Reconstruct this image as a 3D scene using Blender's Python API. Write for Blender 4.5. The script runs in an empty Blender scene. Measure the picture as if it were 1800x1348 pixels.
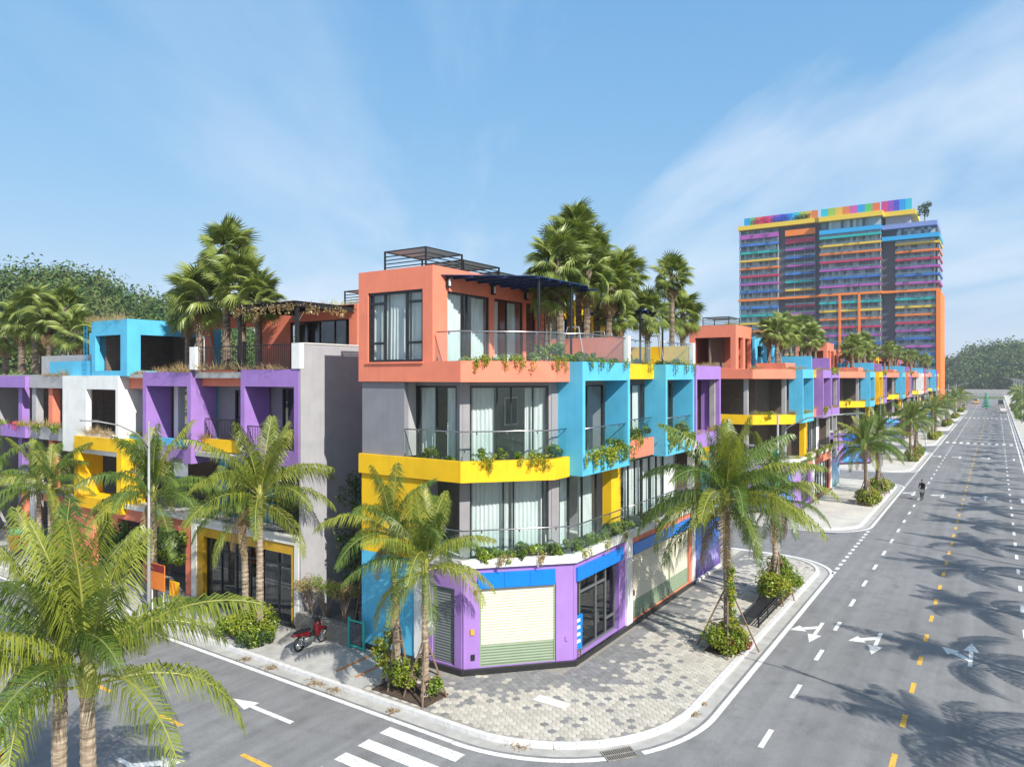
import bpy, math, random
import numpy as np
from mathutils import Vector, Matrix
random.seed(7); RNG = np.random.default_rng(7)
R_ = math.radians
S = bpy.context.scene
COL = S.collection
# ---------------------------------------------------------------- camera
CAMH = 11.0
cd = bpy.data.cameras.new('camera'); cam = bpy.data.objects.new('camera', cd); COL.objects.link(cam)
cd.sensor_width = 36; cd.lens = 1262 / 1800 * 36; cd.shift_y = -13 / 1800
cd.clip_start = .1; cd.clip_end = 6000
cam.location = (0, 0, CAMH); cam.rotation_euler = (R_(90), 0, R_(-(90 - 34.02)))
S.camera = cam
# ---------------------------------------------------------------- sky
SUN_EL, SUN_AZ = R_(40), math.atan2(-.36, -.933)      # azimuth clockwise from +Y
CLX, CRZ, CMX = 14.0, 43, 42.0
w = bpy.data.worlds.new('World'); S.world = w; w.use_nodes = True
nt = w.node_tree; nt.nodes.clear()
def N(nt, t, **k):
    n = nt.nodes.new(t)
    for a, b in k.items(): setattr(n, a, b)
    return n
sky = N(nt, 'ShaderNodeTexSky', sky_type='NISHITA', sun_disc=False)
sky.sun_elevation = SUN_EL; sky.sun_rotation = SUN_AZ % (2 * math.pi); sky.air_density = 1.0; sky.dust_density = .6; sky.ozone_density = 3.0
tc = N(nt, 'ShaderNodeTexCoord'); sep = N(nt, 'ShaderNodeSeparateXYZ'); L = nt.links.new
L(tc.outputs['Generated'], sep.inputs[0])
mz = N(nt, 'ShaderNodeMath', operation='MAXIMUM'); L(sep.outputs[2], mz.inputs[0]); mz.inputs[1].default_value = 0.0
ad = N(nt, 'ShaderNodeMath', operation='ADD'); L(mz.outputs[0], ad.inputs[0]); ad.inputs[1].default_value = .16
dx = N(nt, 'ShaderNodeMath', operation='DIVIDE'); L(sep.outputs[0], dx.inputs[0]); L(ad.outputs[0], dx.inputs[1])
dy = N(nt, 'ShaderNodeMath', operation='DIVIDE'); L(sep.outputs[1], dy.inputs[0]); L(ad.outputs[0], dy.inputs[1])
cb = N(nt, 'ShaderNodeCombineXYZ'); L(dx.outputs[0], cb.inputs[0]); L(dy.outputs[0], cb.inputs[1])
mp0 = N(nt, 'ShaderNodeMapping'); L(cb.outputs[0], mp0.inputs[0]); mp0.inputs['Rotation'].default_value = (0, 0, R_(-CRZ))
mp = N(nt, 'ShaderNodeMapping'); L(mp0.outputs[0], mp.inputs[0]); mp.inputs['Scale'].default_value = (.4, 1.0, 1); mp.inputs['Location'].default_value = (CLX, 1.3, 0)
mp3 = N(nt, 'ShaderNodeMapping'); L(mp0.outputs[0], mp3.inputs[0]); mp3.inputs['Location'].default_value = (CMX, 0, 0); mp3.inputs['Scale'].default_value = (.7, 1.0, 1)
n1 = N(nt, 'ShaderNodeTexNoise'); n1.inputs['Scale'].default_value = .9; n1.inputs['Detail'].default_value = 8; n1.inputs['Roughness'].default_value = .55; n1.inputs['Distortion'].default_value = .3
L(mp.outputs[0], n1.inputs['Vector'])
n2 = N(nt, 'ShaderNodeTexNoise'); n2.inputs['Scale'].default_value = .3; n2.inputs['Detail'].default_value = 2; L(mp3.outputs[0], n2.inputs['Vector'])
r1 = N(nt, 'ShaderNodeMapRange'); r1.inputs[1].default_value = .47; r1.inputs[2].default_value = .72; L(n1.outputs[0], r1.inputs[0])
r2 = N(nt, 'ShaderNodeMapRange'); r2.inputs[1].default_value = .36; r2.inputs[2].default_value = .6; L(n2.outputs[0], r2.inputs[0])
mu = N(nt, 'ShaderNodeMath', operation='MULTIPLY'); L(r1.outputs[0], mu.inputs[0]); L(r2.outputs[0], mu.inputs[1])
mu2 = N(nt, 'ShaderNodeMath', operation='MULTIPLY'); L(mu.outputs[0], mu2.inputs[0]); mu2.inputs[1].default_value = 1.0
mx = N(nt, 'ShaderNodeMix', data_type='RGBA'); L(mu2.outputs[0], mx.inputs[0]); 
sc_ = N(nt, 'ShaderNodeSeparateColor'); L(sky.outputs[0], sc_.inputs[0]); co_ = N(nt, 'ShaderNodeCombineColor')
for i_, (g_, k_) in enumerate(((.71,.70),(.40,1.31),(.22,2.25))):
    pw_ = N(nt, 'ShaderNodeMath', operation='POWER'); L(sc_.outputs[i_], pw_.inputs[0]); pw_.inputs[1].default_value = g_; ml_ = N(nt, 'ShaderNodeMath', operation='MULTIPLY'); L(pw_.outputs[0], ml_.inputs[0]); ml_.inputs[1].default_value = k_; L(ml_.outputs[0], co_.inputs[i_])
L(co_.outputs[0], mx.inputs[6]); mx.inputs[7].default_value = (3.5, 3.75, 4.1, 1)
bg = N(nt, 'ShaderNodeBackground'); bg.inputs[1].default_value = .15; L(mx.outputs[2], bg.inputs[0])
wo = N(nt, 'ShaderNodeOutputWorld'); L(bg.outputs[0], wo.inputs[0])
# ---------------------------------------------------------------- sun
sd = bpy.data.lights.new('sun', 'SUN'); sd.energy = 4.0; sd.angle = R_(.53); sd.color = (1, .955, .87)
sun = bpy.data.objects.new('sun', sd); COL.objects.link(sun)
TOSUN = Vector((math.sin(SUN_AZ) * math.cos(SUN_EL), math.cos(SUN_AZ) * math.cos(SUN_EL), math.sin(SUN_EL)))
sun.rotation_euler = TOSUN.to_track_quat('Z', 'Y').to_euler()
S.view_settings.view_transform = 'Standard'; S.view_settings.look = 'None'; S.view_settings.exposure = .85; S.view_settings.gamma = 1
S.view_settings.use_curve_mapping = False
S.render.engine = 'CYCLES'; S.cycles.max_bounces = 8; S.cycles.transparent_max_bounces = 16; S.cycles.caustics_reflective = False; S.cycles.caustics_refractive = False
S.cycles.use_denoising = True
# ---------------------------------------------------------------- helpers: photo pixels to places
FX, HY = 1262.0, 661.0
TH = R_(34.02); FW = np.array([math.cos(TH), math.sin(TH)]); RT = np.array([math.sin(TH), -math.cos(TH)])
def gpx(u, v, z=0.0):
    d = FX * (CAMH - z) / (v - HY); p = d * FW + (u - 900) / FX * d * RT; return float(p[0]), float(p[1])
def on_x(u, v, x):
    r = (u - 900) / FX; d = x / (FW[0] + r * RT[0]); return d * (FW[1] + r * RT[1]), CAMH - (v - HY) / FX * d
def on_y(u, v, y):
    r = (u - 900) / FX; d = y / (FW[1] + r * RT[1]); return d * (FW[0] + r * RT[0]), CAMH - (v - HY) / FX * d
# ---------------------------------------------------------------- helpers: meshes
class MB:
    def __init__(s): s.v = []; s.f = []
    def add(s, vs, fs):
        o = len(s.v); s.v += [tuple(p) for p in vs]; s.f += [tuple(i + o for i in f) for f in fs]; return s
    def box(s, x0, x1, y0, y1, z0, z1):
        v = [(x0,y0,z0),(x1,y0,z0),(x1,y1,z0),(x0,y1,z0),(x0,y0,z1),(x1,y0,z1),(x1,y1,z1),(x0,y1,z1)]
        return s.add(v, [(3,2,1,0),(4,5,6,7),(0,1,5,4),(1,2,6,5),(2,3,7,6),(3,0,4,7)])
    def hexa(s, b, t):                                 # 4 bottom points, 4 top points, counterclockwise from above
        return s.add(list(b) + list(t), [(3,2,1,0),(4,5,6,7),(0,1,5,4),(1,2,6,5),(2,3,7,6),(3,0,4,7)])
    def prism(s, poly, z0, z1):                        # poly counterclockwise
        n = len(poly); v = [(p[0],p[1],z0) for p in poly] + [(p[0],p[1],z1) for p in poly]
        f = [tuple(range(n-1,-1,-1)), tuple(range(n,2*n))] + [(i,(i+1)%n,n+(i+1)%n,n+i) for i in range(n)]
        return s.add(v, f)
    def tube(s, pts, rad, n=8, cap=True):
        pts = [Vector(p) for p in pts]; m = len(pts)
        if not isinstance(rad, (list, tuple)): rad = [rad] * m
        o = len(s.v); up = None
        for i, p in enumerate(pts):
            d = (pts[min(i+1,m-1)] - pts[max(i-1,0)]).normalized()
            if up is None: up = Vector((0,0,1)) if abs(d.z) < .9 else Vector((1,0,0))
            a = d.cross(up).normalized(); b = a.cross(d).normalized(); up = b
            for k in range(n):
                t = 2*math.pi*k/n; s.v.append(tuple(p + (a*math.cos(t) + b*math.sin(t))*rad[i]))
        for i in range(m-1):
            for k in range(n):
                k2 = (k+1) % n; s.f.append((o+i*n+k, o+i*n+k2, o+(i+1)*n+k2, o+(i+1)*n+k))
        if cap:
            s.f.append(tuple(o+k for k in range(n-1,-1,-1))); s.f.append(tuple(o+(m-1)*n+k for k in range(n)))
        return s
    def lathe(s, prof, n=16, c=(0,0,0)):
        return s.tube([(c[0],c[1],c[2]+z) for r, z in prof], [r for r, z in prof], n)
    def ball(s, c, r, n=10, m=7):
        if not isinstance(r, (tuple, list)): r = (r, r, r)
        o = len(s.v)
        for i in range(m+1):
            a = math.pi*i/m
            for k in range(n):
                t = 2*math.pi*k/n; s.v.append((c[0]+r[0]*math.sin(a)*math.cos(t), c[1]+r[1]*math.sin(a)*math.sin(t), c[2]+r[2]*math.cos(a)))
        for i in range(m):
            for k in range(n): s.f.append((o+i*n+k, o+(i+1)*n+k, o+(i+1)*n+(k+1)%n, o+i*n+(k+1)%n))
        return s
    def mesh(s, name, mat, off=(0,0,0), smooth=False):
        me = bpy.data.meshes.new(name)
        me.from_pydata([(p[0]-off[0], p[1]-off[1], p[2]-off[2]) for p in s.v], [], s.f)
        if mat: me.materials.append(mat)
        if smooth: me.shade_smooth()
        return me
    def build(s, name, mat, parent=None, smooth=False, bevel=0):
        off = wl(parent)
        me = s.mesh(name, mat, off, smooth); o = obj(name, me, parent)
        if bevel:
            m = o.modifiers.new('bevel', 'BEVEL'); m.width = bevel; m.segments = 2; m.limit_method = 'ANGLE'
        return o
def wl(o):
    p = Vector((0,0,0))
    while o: p = p + o.location; o = o.parent
    return p
def obj(name, data, parent=None, loc=None, rot=None, scale=None):
    o = bpy.data.objects.new(name, data); COL.objects.link(o)
    if parent: o.parent = parent
    if loc: o.location = loc
    if rot: o.rotation_euler = rot
    if scale is not None: o.scale = (scale,)*3 if isinstance(scale, (int,float)) else scale
    return o
def tag(o, label, cat, group=None):
    o['label'] = label; o['category'] = cat
    if group: o['group'] = group
    return o
def thing(name, label, cat, loc=(0,0,0), group=None, rotz=0):
    return tag(obj(name, None, None, loc, (0,0,rotz)), label, cat, group)
def struct(o): o['kind'] = 'structure'; return o
def stuff(o, label=None, cat=None):
    o['kind'] = 'stuff'
    if label: tag(o, label, cat)
    return o
def leafmesh(name, mat, C, U, V, tri=False):
    """one mesh of many small leaves: centres C, half axes U (length) and V (width), pointed at both ends"""
    n = len(C); me = bpy.data.meshes.new(name)
    P = np.stack([C - U, C + V, C + U, C - V], 1).reshape(-1, 3)
    me.vertices.add(4*n); me.vertices.foreach_set('co', P.astype(np.float32).ravel())
    me.loops.add(4*n); me.loops.foreach_set('vertex_index', np.arange(4*n, dtype=np.int32))
    me.polygons.add(n); me.polygons.foreach_set('loop_start', np.arange(0, 4*n, 4, dtype=np.int32)); me.polygons.foreach_set('loop_total', np.full(n, 4, np.int32))
    me.update(calc_edges=True); me.validate(); me.materials.append(mat); return me
def rdirs(n, rng=RNG):
    d = rng.normal(size=(n,3)); return d / np.linalg.norm(d, axis=1)[:,None]
def leafcloud(name, mat, centers, radii, per, size, rng=RNG, flat=.55, squash=1.0):
    """leaves filling the shells of several clumps"""
    Cs, Us, Vs = [], [], []
    for c, r in zip(centers, radii):
        d = rdirs(per, rng); rr = r * (.45 + .55*rng.random(per)**.5)
        p = np.array(c) + d * rr[:,None] * np.array([1,1,squash])
        nrm = d*(1-flat) + rdirs(per, rng)*.7 + np.array([0,0,flat]); nrm /= np.linalg.norm(nrm, axis=1)[:,None]
        u = np.cross(nrm, rdirs(per, rng)); u /= np.linalg.norm(u, axis=1)[:,None]
        v = np.cross(nrm, u); s = size*(.6+.8*rng.random(per))
        Cs.append(p); Us.append(u*s[:,None]); Vs.append(v*(s*.55)[:,None])
    return leafmesh(name, mat, np.concatenate(Cs), np.concatenate(Us), np.concatenate(Vs))
class Seg:
    """a facade line from P to Q, s runs left to right seen from outside, t is outward"""
    def __init__(s, P, Q):
        s.P = Vector((P[0],P[1])); d = Vector((Q[0]-P[0],Q[1]-P[1])); s.len = d.length; s.d = d/s.len; s.n = Vector((s.d.y,-s.d.x))
    def p(s, a, t=0): q = s.P + s.d*a + s.n*t; return q.x, q.y
    def box(s, mb, s0, s1, t0, t1, z0, z1):
        a, b, c, d = s.p(s0,t0), s.p(s0,t1), s.p(s1,t1), s.p(s1,t0)
        return mb.hexa([(*q,z0) for q in (a,b,c,d)], [(*q,z1) for q in (a,b,c,d)])
# ---------------------------------------------------------------- materials
def newmat(name):
    m = bpy.data.materials.new(name); m.use_nodes = True; nt = m.node_tree; return m, nt, nt.nodes['Principled BSDF']
def ramp(nt, stops):
    r = N(nt, 'ShaderNodeValToRGB'); e = r.color_ramp.elements
    while len(e) < len(stops): e.new(.5)
    for el, (p, c) in zip(e, stops): el.position = p; el.color = (*c, 1)
    return r
def coords(nt, scale=(1,1,1), which='Object'):
    t = N(nt, 'ShaderNodeTexCoord'); m = N(nt, 'ShaderNodeMapping'); m.inputs['Scale'].default_value = scale; nt.links.new(t.outputs[which], m.inputs[0]); return m.outputs[0]
def noise(nt, vec, scale, detail=4, rough=.55):
    n = N(nt, 'ShaderNodeTexNoise'); n.inputs['Scale'].default_value = scale; n.inputs['Detail'].default_value = detail; n.inputs['Roughness'].default_value = rough
    if vec: nt.links.new(vec, n.inputs['Vector'])
    return n.outputs[0]
def bump(nt, b, h, strength=.2, dist=.02):
    k = N(nt, 'ShaderNodeBump'); k.inputs['Strength'].default_value = strength; k.inputs['Distance'].default_value = dist
    nt.links.new(h, k.inputs['Height']); nt.links.new(k.outputs[0], b.inputs['Normal'])
def mixc(nt, fac, a, b, mode='MIX'):
    m = N(nt, 'ShaderNodeMix', data_type='RGBA', blend_type=mode)
    for i, x in ((0,fac),(6,a),(7,b)):
        if hasattr(x, 'is_linked'): nt.links.new(x, m.inputs[i])
        elif isinstance(x, (int,float)): m.inputs[i].default_value = x
        else: m.inputs[i].default_value = (*x, 1)
    return m.outputs[2]
def paint(name, c, rough=.62, dirt=.13, streak=True):
    """painted render: slight mottling, rain streaks, fine plaster grain"""
    m, nt, b = newmat(name); v = coords(nt)
    n = noise(nt, v, 1.3, 6); lo = tuple(x*(1-dirt) for x in c); r = ramp(nt, [(.3, lo), (.62, c)]); nt.links.new(n, r.inputs[0]); col = r.outputs[0]
    if streak:
        v2 = coords(nt, (5, 5, .22)); s = noise(nt, v2, 1.6, 5, .6); sr = ramp(nt, [(.53, (0,0,0)), (.78, (.3,.3,.3))]); nt.links.new(s, sr.inputs[0])
        col = mixc(nt, sr.outputs[0], col, tuple(x*.55+.02 for x in c))
    nt.links.new(col, b.inputs['Base Color']); b.inputs['Roughness'].default_value = rough; b.inputs['Specular IOR Level'].default_value = .3
    bump(nt, b, noise(nt, v, 60, 3), .12, .01); return m
def plain(name, c, rough=.5, metal=0, var=.15, scale=4, bmp=0, spec=.5):
    m, nt, b = newmat(name); v = coords(nt); n = noise(nt, v, scale, 4)
    r = ramp(nt, [(.3, tuple(x*(1-var) for x in c)), (.7, c)]); nt.links.new(n, r.inputs[0]); nt.links.new(r.outputs[0], b.inputs['Base Color'])
    b.inputs['Roughness'].default_value = rough; b.inputs['Metallic'].default_value = metal; b.inputs['Specular IOR Level'].default_value = spec
    if bmp: bump(nt, b, noise(nt, v, scale*8, 4), bmp, .02)
    return m
def leafmat(name, c1, c2, trans=.22, rnd=.5, rough=.38):
    """foliage: colour differs from leaf to leaf and from object to object"""
    m, nt, b = newmat(name); g = N(nt, 'ShaderNodeNewGeometry'); oi = N(nt, 'ShaderNodeObjectInfo')
    v = coords(nt); n = noise(nt, v, 1.7, 3)
    a = N(nt, 'ShaderNodeMath', operation='MULTIPLY_ADD'); nt.links.new(g.outputs['Random Per Island'], a.inputs[0]); a.inputs[1].default_value = .5; nt.links.new(n, a.inputs[2])
    a2 = N(nt, 'ShaderNodeMath', operation='MULTIPLY_ADD'); nt.links.new(oi.outputs['Random'], a2.inputs[0]); a2.inputs[1].default_value = rnd; nt.links.new(a.outputs[0], a2.inputs[2])
    r = ramp(nt, [(.25, c1), (1.0, c2)]); s = N(nt, 'ShaderNodeMath', operation='MULTIPLY'); nt.links.new(a2.outputs[0], s.inputs[0]); s.inputs[1].default_value = 1/(.9+rnd*.6); nt.links.new(s.outputs[0], r.inputs[0])
    nt.links.new(r.outputs[0], b.inputs['Base Color']); b.inputs['Roughness'].default_value = rough; b.inputs['Specular IOR Level'].default_value = .35
    t = N(nt, 'ShaderNodeBsdfTranslucent'); nt.links.new(mixc(nt, 1.0, r.outputs[0], (1.5,1.5,.7), 'MULTIPLY'), t.inputs[0])
    ms = N(nt, 'ShaderNodeMixShader'); ms.inputs[0].default_value = trans; nt.links.new(b.outputs[0], ms.inputs[1]); nt.links.new(t.outputs[0], ms.inputs[2])
    nt.links.new(ms.outputs[0], nt.nodes['Material Output'].inputs[0]); return m
def glassmat(name, tint=(.9,.95,.95), base=.06, rough=.02):
    """a thin pane: clear where seen head-on, mirror-like at a slant"""
    m, nt, b = newmat(name); nt.nodes.remove(b)
    t = N(nt, 'ShaderNodeBsdfTransparent'); t.inputs[0].default_value = (*tint, 1); g = N(nt, 'ShaderNodeBsdfGlossy'); g.inputs['Roughness'].default_value = rough; g.inputs[0].default_value = (.9,.95,1,1)
    lw = N(nt, 'ShaderNodeLayerWeight'); lw.inputs[0].default_value = .5; pw = N(nt, 'ShaderNodeMath', operation='POWER'); nt.links.new(lw.outputs['Facing'], pw.inputs[0]); pw.inputs[1].default_value = 5.0
    mr = N(nt, 'ShaderNodeMath', operation='MULTIPLY_ADD'); nt.links.new(pw.outputs[0], mr.inputs[0]); mr.inputs[1].default_value = 1-base; mr.inputs[2].default_value = base
    ms = N(nt, 'ShaderNodeMixShader'); nt.links.new(mr.outputs[0], ms.inputs[0]); nt.links.new(t.outputs[0], ms.inputs[1]); nt.links.new(g.outputs[0], ms.inputs[2])
    nt.links.new(ms.outputs[0], nt.nodes['Material Output'].inputs[0]); return m
CORAL, YEL, BLUE, PURP, GREY, WHITE = (.76,.225,.14), (.84,.5,.012), (.1,.46,.69), (.335,.19,.52), (.235,.235,.262), (.78,.78,.77)
M = dict(
 coral=paint('coral_paint', CORAL), yellow=paint('yellow_paint', YEL), blue=paint('blue_paint', BLUE), purple=paint('purple_paint', PURP),
 grey=paint('grey_paint', GREY), lgrey=paint('light_grey_paint', (.4,.395,.41)), pier=paint('warm_grey_paint', (.3,.285,.3)), sidew=paint('side_wall_grey', (.37,.365,.385)), white=paint('white_paint', WHITE, dirt=.12), dgrey=paint('dark_grey_paint', (.1,.105,.125)),
 deepblue=paint('deep_blue_paint', (.02,.26,.5)), frame=plain('dark_aluminium', (.045,.05,.055), .4, .6), steel=plain('steel_rail', (.5,.5,.5), .25, 1), iron=plain('black_iron', (.02,.02,.022), .5, .2),
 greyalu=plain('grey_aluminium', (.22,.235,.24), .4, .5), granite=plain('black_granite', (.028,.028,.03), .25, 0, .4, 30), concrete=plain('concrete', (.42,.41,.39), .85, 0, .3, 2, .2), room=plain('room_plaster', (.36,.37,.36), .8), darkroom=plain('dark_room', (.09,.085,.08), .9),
 sign=plain('blue_sign_panel', (.004,.19,.66), .3), tilew=plain('white_coping', (.7,.69,.66), .6, 0, .15, 3), wood=plain('weathered_stakes', (.23,.155,.1), .85, 0, .4, 6, .4),
 soil=plain('planter_soil', (.09,.06,.04), .95, 0, .5, 8, .5), rubber=plain('rubber', (.015,.015,.016), .7), red=plain('red_lacquer', (.2,.008,.012), .3), orange=plain('orange_paint', (.75,.2,.02), .5), teal=plain('teal_paint', (.03,.42,.36), .4), kerb=plain('kerb_concrete', (.62,.61,.6), .8, 0, .22, 5, .25),
 lampgrey=plain('galvanised_pole', (.3,.31,.32), .5, .3), skin=plain('skin', (.45,.24,.16), .6), black=plain('black_cloth', (.012,.012,.014), .8), stone=plain('rough_stone', (.3,.28,.25), .9, 0, .5, 9, .7), awn=plain('tinted_awning_sheet', (.012,.045,.12), .25), plateM=plain('pale_slab', (.62,.6,.56), .7, 0, .15, 5),
 chrome=plain('chrome', (.7,.7,.7), .12, 1), lampglass=plain('lamp_glass', (.75,.78,.8), .3), gold=plain('gold_trim', (.62,.36,.02), .5), navy=plain('navy_plastic', (.01,.03,.12), .5),
 glass=glassmat('window_glass'), bal=glassmat('balustrade_glass', (.93,.98,.97), .05), dglass=glassmat('dark_glass', (.55,.6,.61), .1),
)
def curtainmat():
    m, nt, b = newmat('sheer_curtain'); v = coords(nt, (1,1,.1)); n = noise(nt, v, 9, 3); r = ramp(nt, [(.3,(.62,.68,.68)),(.7,(.86,.88,.87))]); nt.links.new(n, r.inputs[0])
    nt.links.new(r.outputs[0], b.inputs['Base Color']); b.inputs['Roughness'].default_value = .9
    t = N(nt, 'ShaderNodeBsdfTranslucent'); t.inputs[0].default_value = (.8,.84,.84,1); ms = N(nt, 'ShaderNodeMixShader'); ms.inputs[0].default_value = .25
    nt.links.new(b.outputs[0], ms.inputs[1]); nt.links.new(t.outputs[0], ms.inputs[2]); nt.links.new(ms.outputs[0], nt.nodes['Material Output'].inputs[0]); return m
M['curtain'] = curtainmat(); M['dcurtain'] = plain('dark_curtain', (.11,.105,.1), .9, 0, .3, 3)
def brickmat():
    m, nt, b = newmat('raw_brick'); t = N(nt, 'ShaderNodeTexCoord'); sp = N(nt, 'ShaderNodeSeparateXYZ'); nt.links.new(t.outputs['Object'], sp.inputs[0])
    a = N(nt, 'ShaderNodeMath', operation='ADD'); nt.links.new(sp.outputs[0], a.inputs[0]); nt.links.new(sp.outputs[1], a.inputs[1]); c = N(nt, 'ShaderNodeCombineXYZ'); nt.links.new(a.outputs[0], c.inputs[0]); nt.links.new(sp.outputs[2], c.inputs[1])
    k = N(nt, 'ShaderNodeTexBrick'); nt.links.new(c.outputs[0], k.inputs['Vector']); k.inputs['Scale'].default_value = 1; k.inputs['Brick Width'].default_value = .24; k.inputs['Row Height'].default_value = .085; k.inputs['Mortar Size'].default_value = .012
    k.inputs['Color1'].default_value = (.13,.085,.06,1); k.inputs['Color2'].default_value = (.19,.13,.095,1); k.inputs['Mortar'].default_value = (.22,.19,.165,1)
    nt.links.new(mixc(nt, .35, k.outputs[0], noise(nt, coords(nt), 1.2, 5), 'MULTIPLY'), b.inputs['Base Color']); b.inputs['Roughness'].default_value = .95; bump(nt, b, k.outputs['Fac'], -.4, .02); return m
M['brick'] = brickmat()
def shuttermat(name, c):
    m = plain(name, c, .45, 0, .1, 2); return m
M['cream'] = shuttermat('cream_shutter', (.66,.62,.49)); M['sage'] = shuttermat('sage_shutter', (.24,.31,.21)); M['gshut'] = shuttermat('grey_shutter', (.17,.19,.19))
M.update(coco=leafmat('coconut_leaf', (.022,.065,.012), (.13,.2,.035)), cocoy=leafmat('yellow_coconut_leaf', (.045,.1,.015), (.27,.3,.045)), rach=plain('yellow_midrib', (.29,.29,.06), .5), rachg=plain('green_midrib', (.2,.23,.06), .5), dry=leafmat('dry_leaf', (.2,.13,.07), (.36,.26,.14), .2), fan=leafmat('fan_palm_leaf', (.045,.095,.02), (.27,.32,.085)),  # cocoy is a yellower leaf colour, picked at random frond by frond
 green=leafmat('shrub_leaf', (.035,.1,.015), (.2,.27,.03)), lime=leafmat('lime_leaf', (.1,.17,.015), (.32,.33,.03)), dark=leafmat('dark_leaf', (.018,.05,.012), (.06,.1,.025)), redleaf=leafmat('red_leaf', (.12,.02,.015), (.26,.06,.04), .2), dryg=leafmat('dry_grass', (.2,.14,.07), (.38,.28,.14), .25), flower=leafmat('pink_flower', (.5,.03,.12), (.7,.1,.2)), forest=leafmat('forest_leaf', (.025,.06,.015), (.09,.14,.035), .2))
def forestmat():
    m, nt, b = newmat('forest_leaf'); v = coords(nt); n = noise(nt, v, .16, 3, .6); g = N(nt, 'ShaderNodeNewGeometry'); a = N(nt, 'ShaderNodeMath', operation='MULTIPLY_ADD'); nt.links.new(g.outputs['Random Per Island'], a.inputs[0]); a.inputs[1].default_value = .14; nt.links.new(n, a.inputs[2])
    r = ramp(nt, [(.36,(.022,.05,.016)),(.5,(.05,.1,.022)),(.62,(.1,.14,.04)),(.75,(.14,.15,.06))]); nt.links.new(a.outputs[0], r.inputs[0]); nt.links.new(r.outputs[0], b.inputs['Base Color']); b.inputs['Roughness'].default_value = .8; b.inputs['Specular IOR Level'].default_value = .1; return m
M['forest'] = forestmat()
def trunkmat(name, c1, c2, k):
    m, nt, b = newmat(name); v = coords(nt, (1,1,k)); n = noise(nt, v, 3.2, 6, .6); r = ramp(nt, [(.33,c1),(.66,c2)]); nt.links.new(n, r.inputs[0]); nt.links.new(r.outputs[0], b.inputs['Base Color']); b.inputs['Roughness'].default_value = .9; bump(nt, b, n, .5, .03); return m
M['trunk'] = trunkmat('coconut_bark', (.13,.09,.06), (.42,.34,.25), 5); M['ftrunk'] = trunkmat('fan_palm_bark', (.07,.05,.04), (.26,.2,.14), 4); M['bark'] = trunkmat('dark_bark', (.04,.03,.022), (.12,.09,.06), 2)
def asphalt():
    m, nt, b = newmat('asphalt'); v = coords(nt); n = noise(nt, v, .12, 6, .6); r = ramp(nt, [(.3,(.17,.17,.174)),(.7,(.225,.225,.228))]); nt.links.new(n, r.inputs[0])
    v2 = coords(nt, (.05,1.6,1)); tr = noise(nt, v2, 1.0, 4); r2 = ramp(nt, [(.35,(.84,.84,.84)),(.65,(1.05,1.05,1.05))]); nt.links.new(tr, r2.inputs[0])
    g = noise(nt, v, 55, 3, .7); r3 = ramp(nt, [(.3,(.66,.66,.66)),(.7,(1.25,1.25,1.25))]); nt.links.new(g, r3.inputs[0])
    ve = N(nt, 'ShaderNodeTexVoronoi', feature='DISTANCE_TO_EDGE'); ve.inputs['Scale'].default_value = .16; nt.links.new(v, ve.inputs['Vector']); cr = ramp(nt, [(.0,(.78,.78,.78)),(.012,(1,1,1))]); nt.links.new(ve.outputs[0], cr.inputs[0])
    bl = noise(nt, v, .9, 7, .7); r4 = ramp(nt, [(.33,(.8,.8,.8)),(.5,(1,1,1)),(.72,(1.07,1.07,1.06))]); nt.links.new(bl, r4.inputs[0])
    oil = noise(nt, coords(nt, (.35,1.3,1)), 1.1, 3); r5 = ramp(nt, [(.68,(1,1,1)),(.8,(.7,.7,.7))]); nt.links.new(oil, r5.inputs[0])
    c = mixc(nt, 1.0, mixc(nt, 1.0, r.outputs[0], r2.outputs[0], 'MULTIPLY'), r3.outputs[0], 'MULTIPLY'); c = mixc(nt, 1.0, mixc(nt, 1.0, c, r4.outputs[0], 'MULTIPLY'), r5.outputs[0], 'MULTIPLY')
    nt.links.new(mixc(nt, .35, c, cr.outputs[0], 'MULTIPLY'), b.inputs['Base Color']); b.inputs['Roughness'].default_value = .88; bump(nt, b, g, .25, .008); return m
M['asphalt'] = asphalt()
def worn(name, c):
    m, nt, b = newmat(name); v = coords(nt); n = noise(nt, v, 14, 6, .7); r = ramp(nt, [(.36, tuple(x*.45 for x in c)), (.47, tuple(x*.88 for x in c)), (.62, c)]); nt.links.new(n, r.inputs[0]); nt.links.new(r.outputs[0], b.inputs['Base Color']); b.inputs['Roughness'].default_value = .75; return m
M['wline'] = worn('white_road_paint', (.72,.72,.7)); M['yline'] = worn('yellow_road_paint', (.68,.4,.06)); M['oline'] = worn('orange_pavement_paint', (.5,.2,.07))
def pave():
    m, nt, b = newmat('pale_paving'); v = coords(nt); n = noise(nt, v, .5, 6); r = ramp(nt, [(.3,(.42,.4,.355)),(.7,(.55,.525,.465))]); nt.links.new(n, r.inputs[0]); k = N(nt, 'ShaderNodeTexVoronoi'); k.inputs['Scale'].default_value = 4; nt.links.new(v, k.inputs['Vector'])
    nt.links.new(mixc(nt, .12, r.outputs[0], k.outputs['Color'], 'MULTIPLY'), b.inputs['Base Color']); b.inputs['Roughness'].default_value = .9; return m
M['pave'] = pave()
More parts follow.
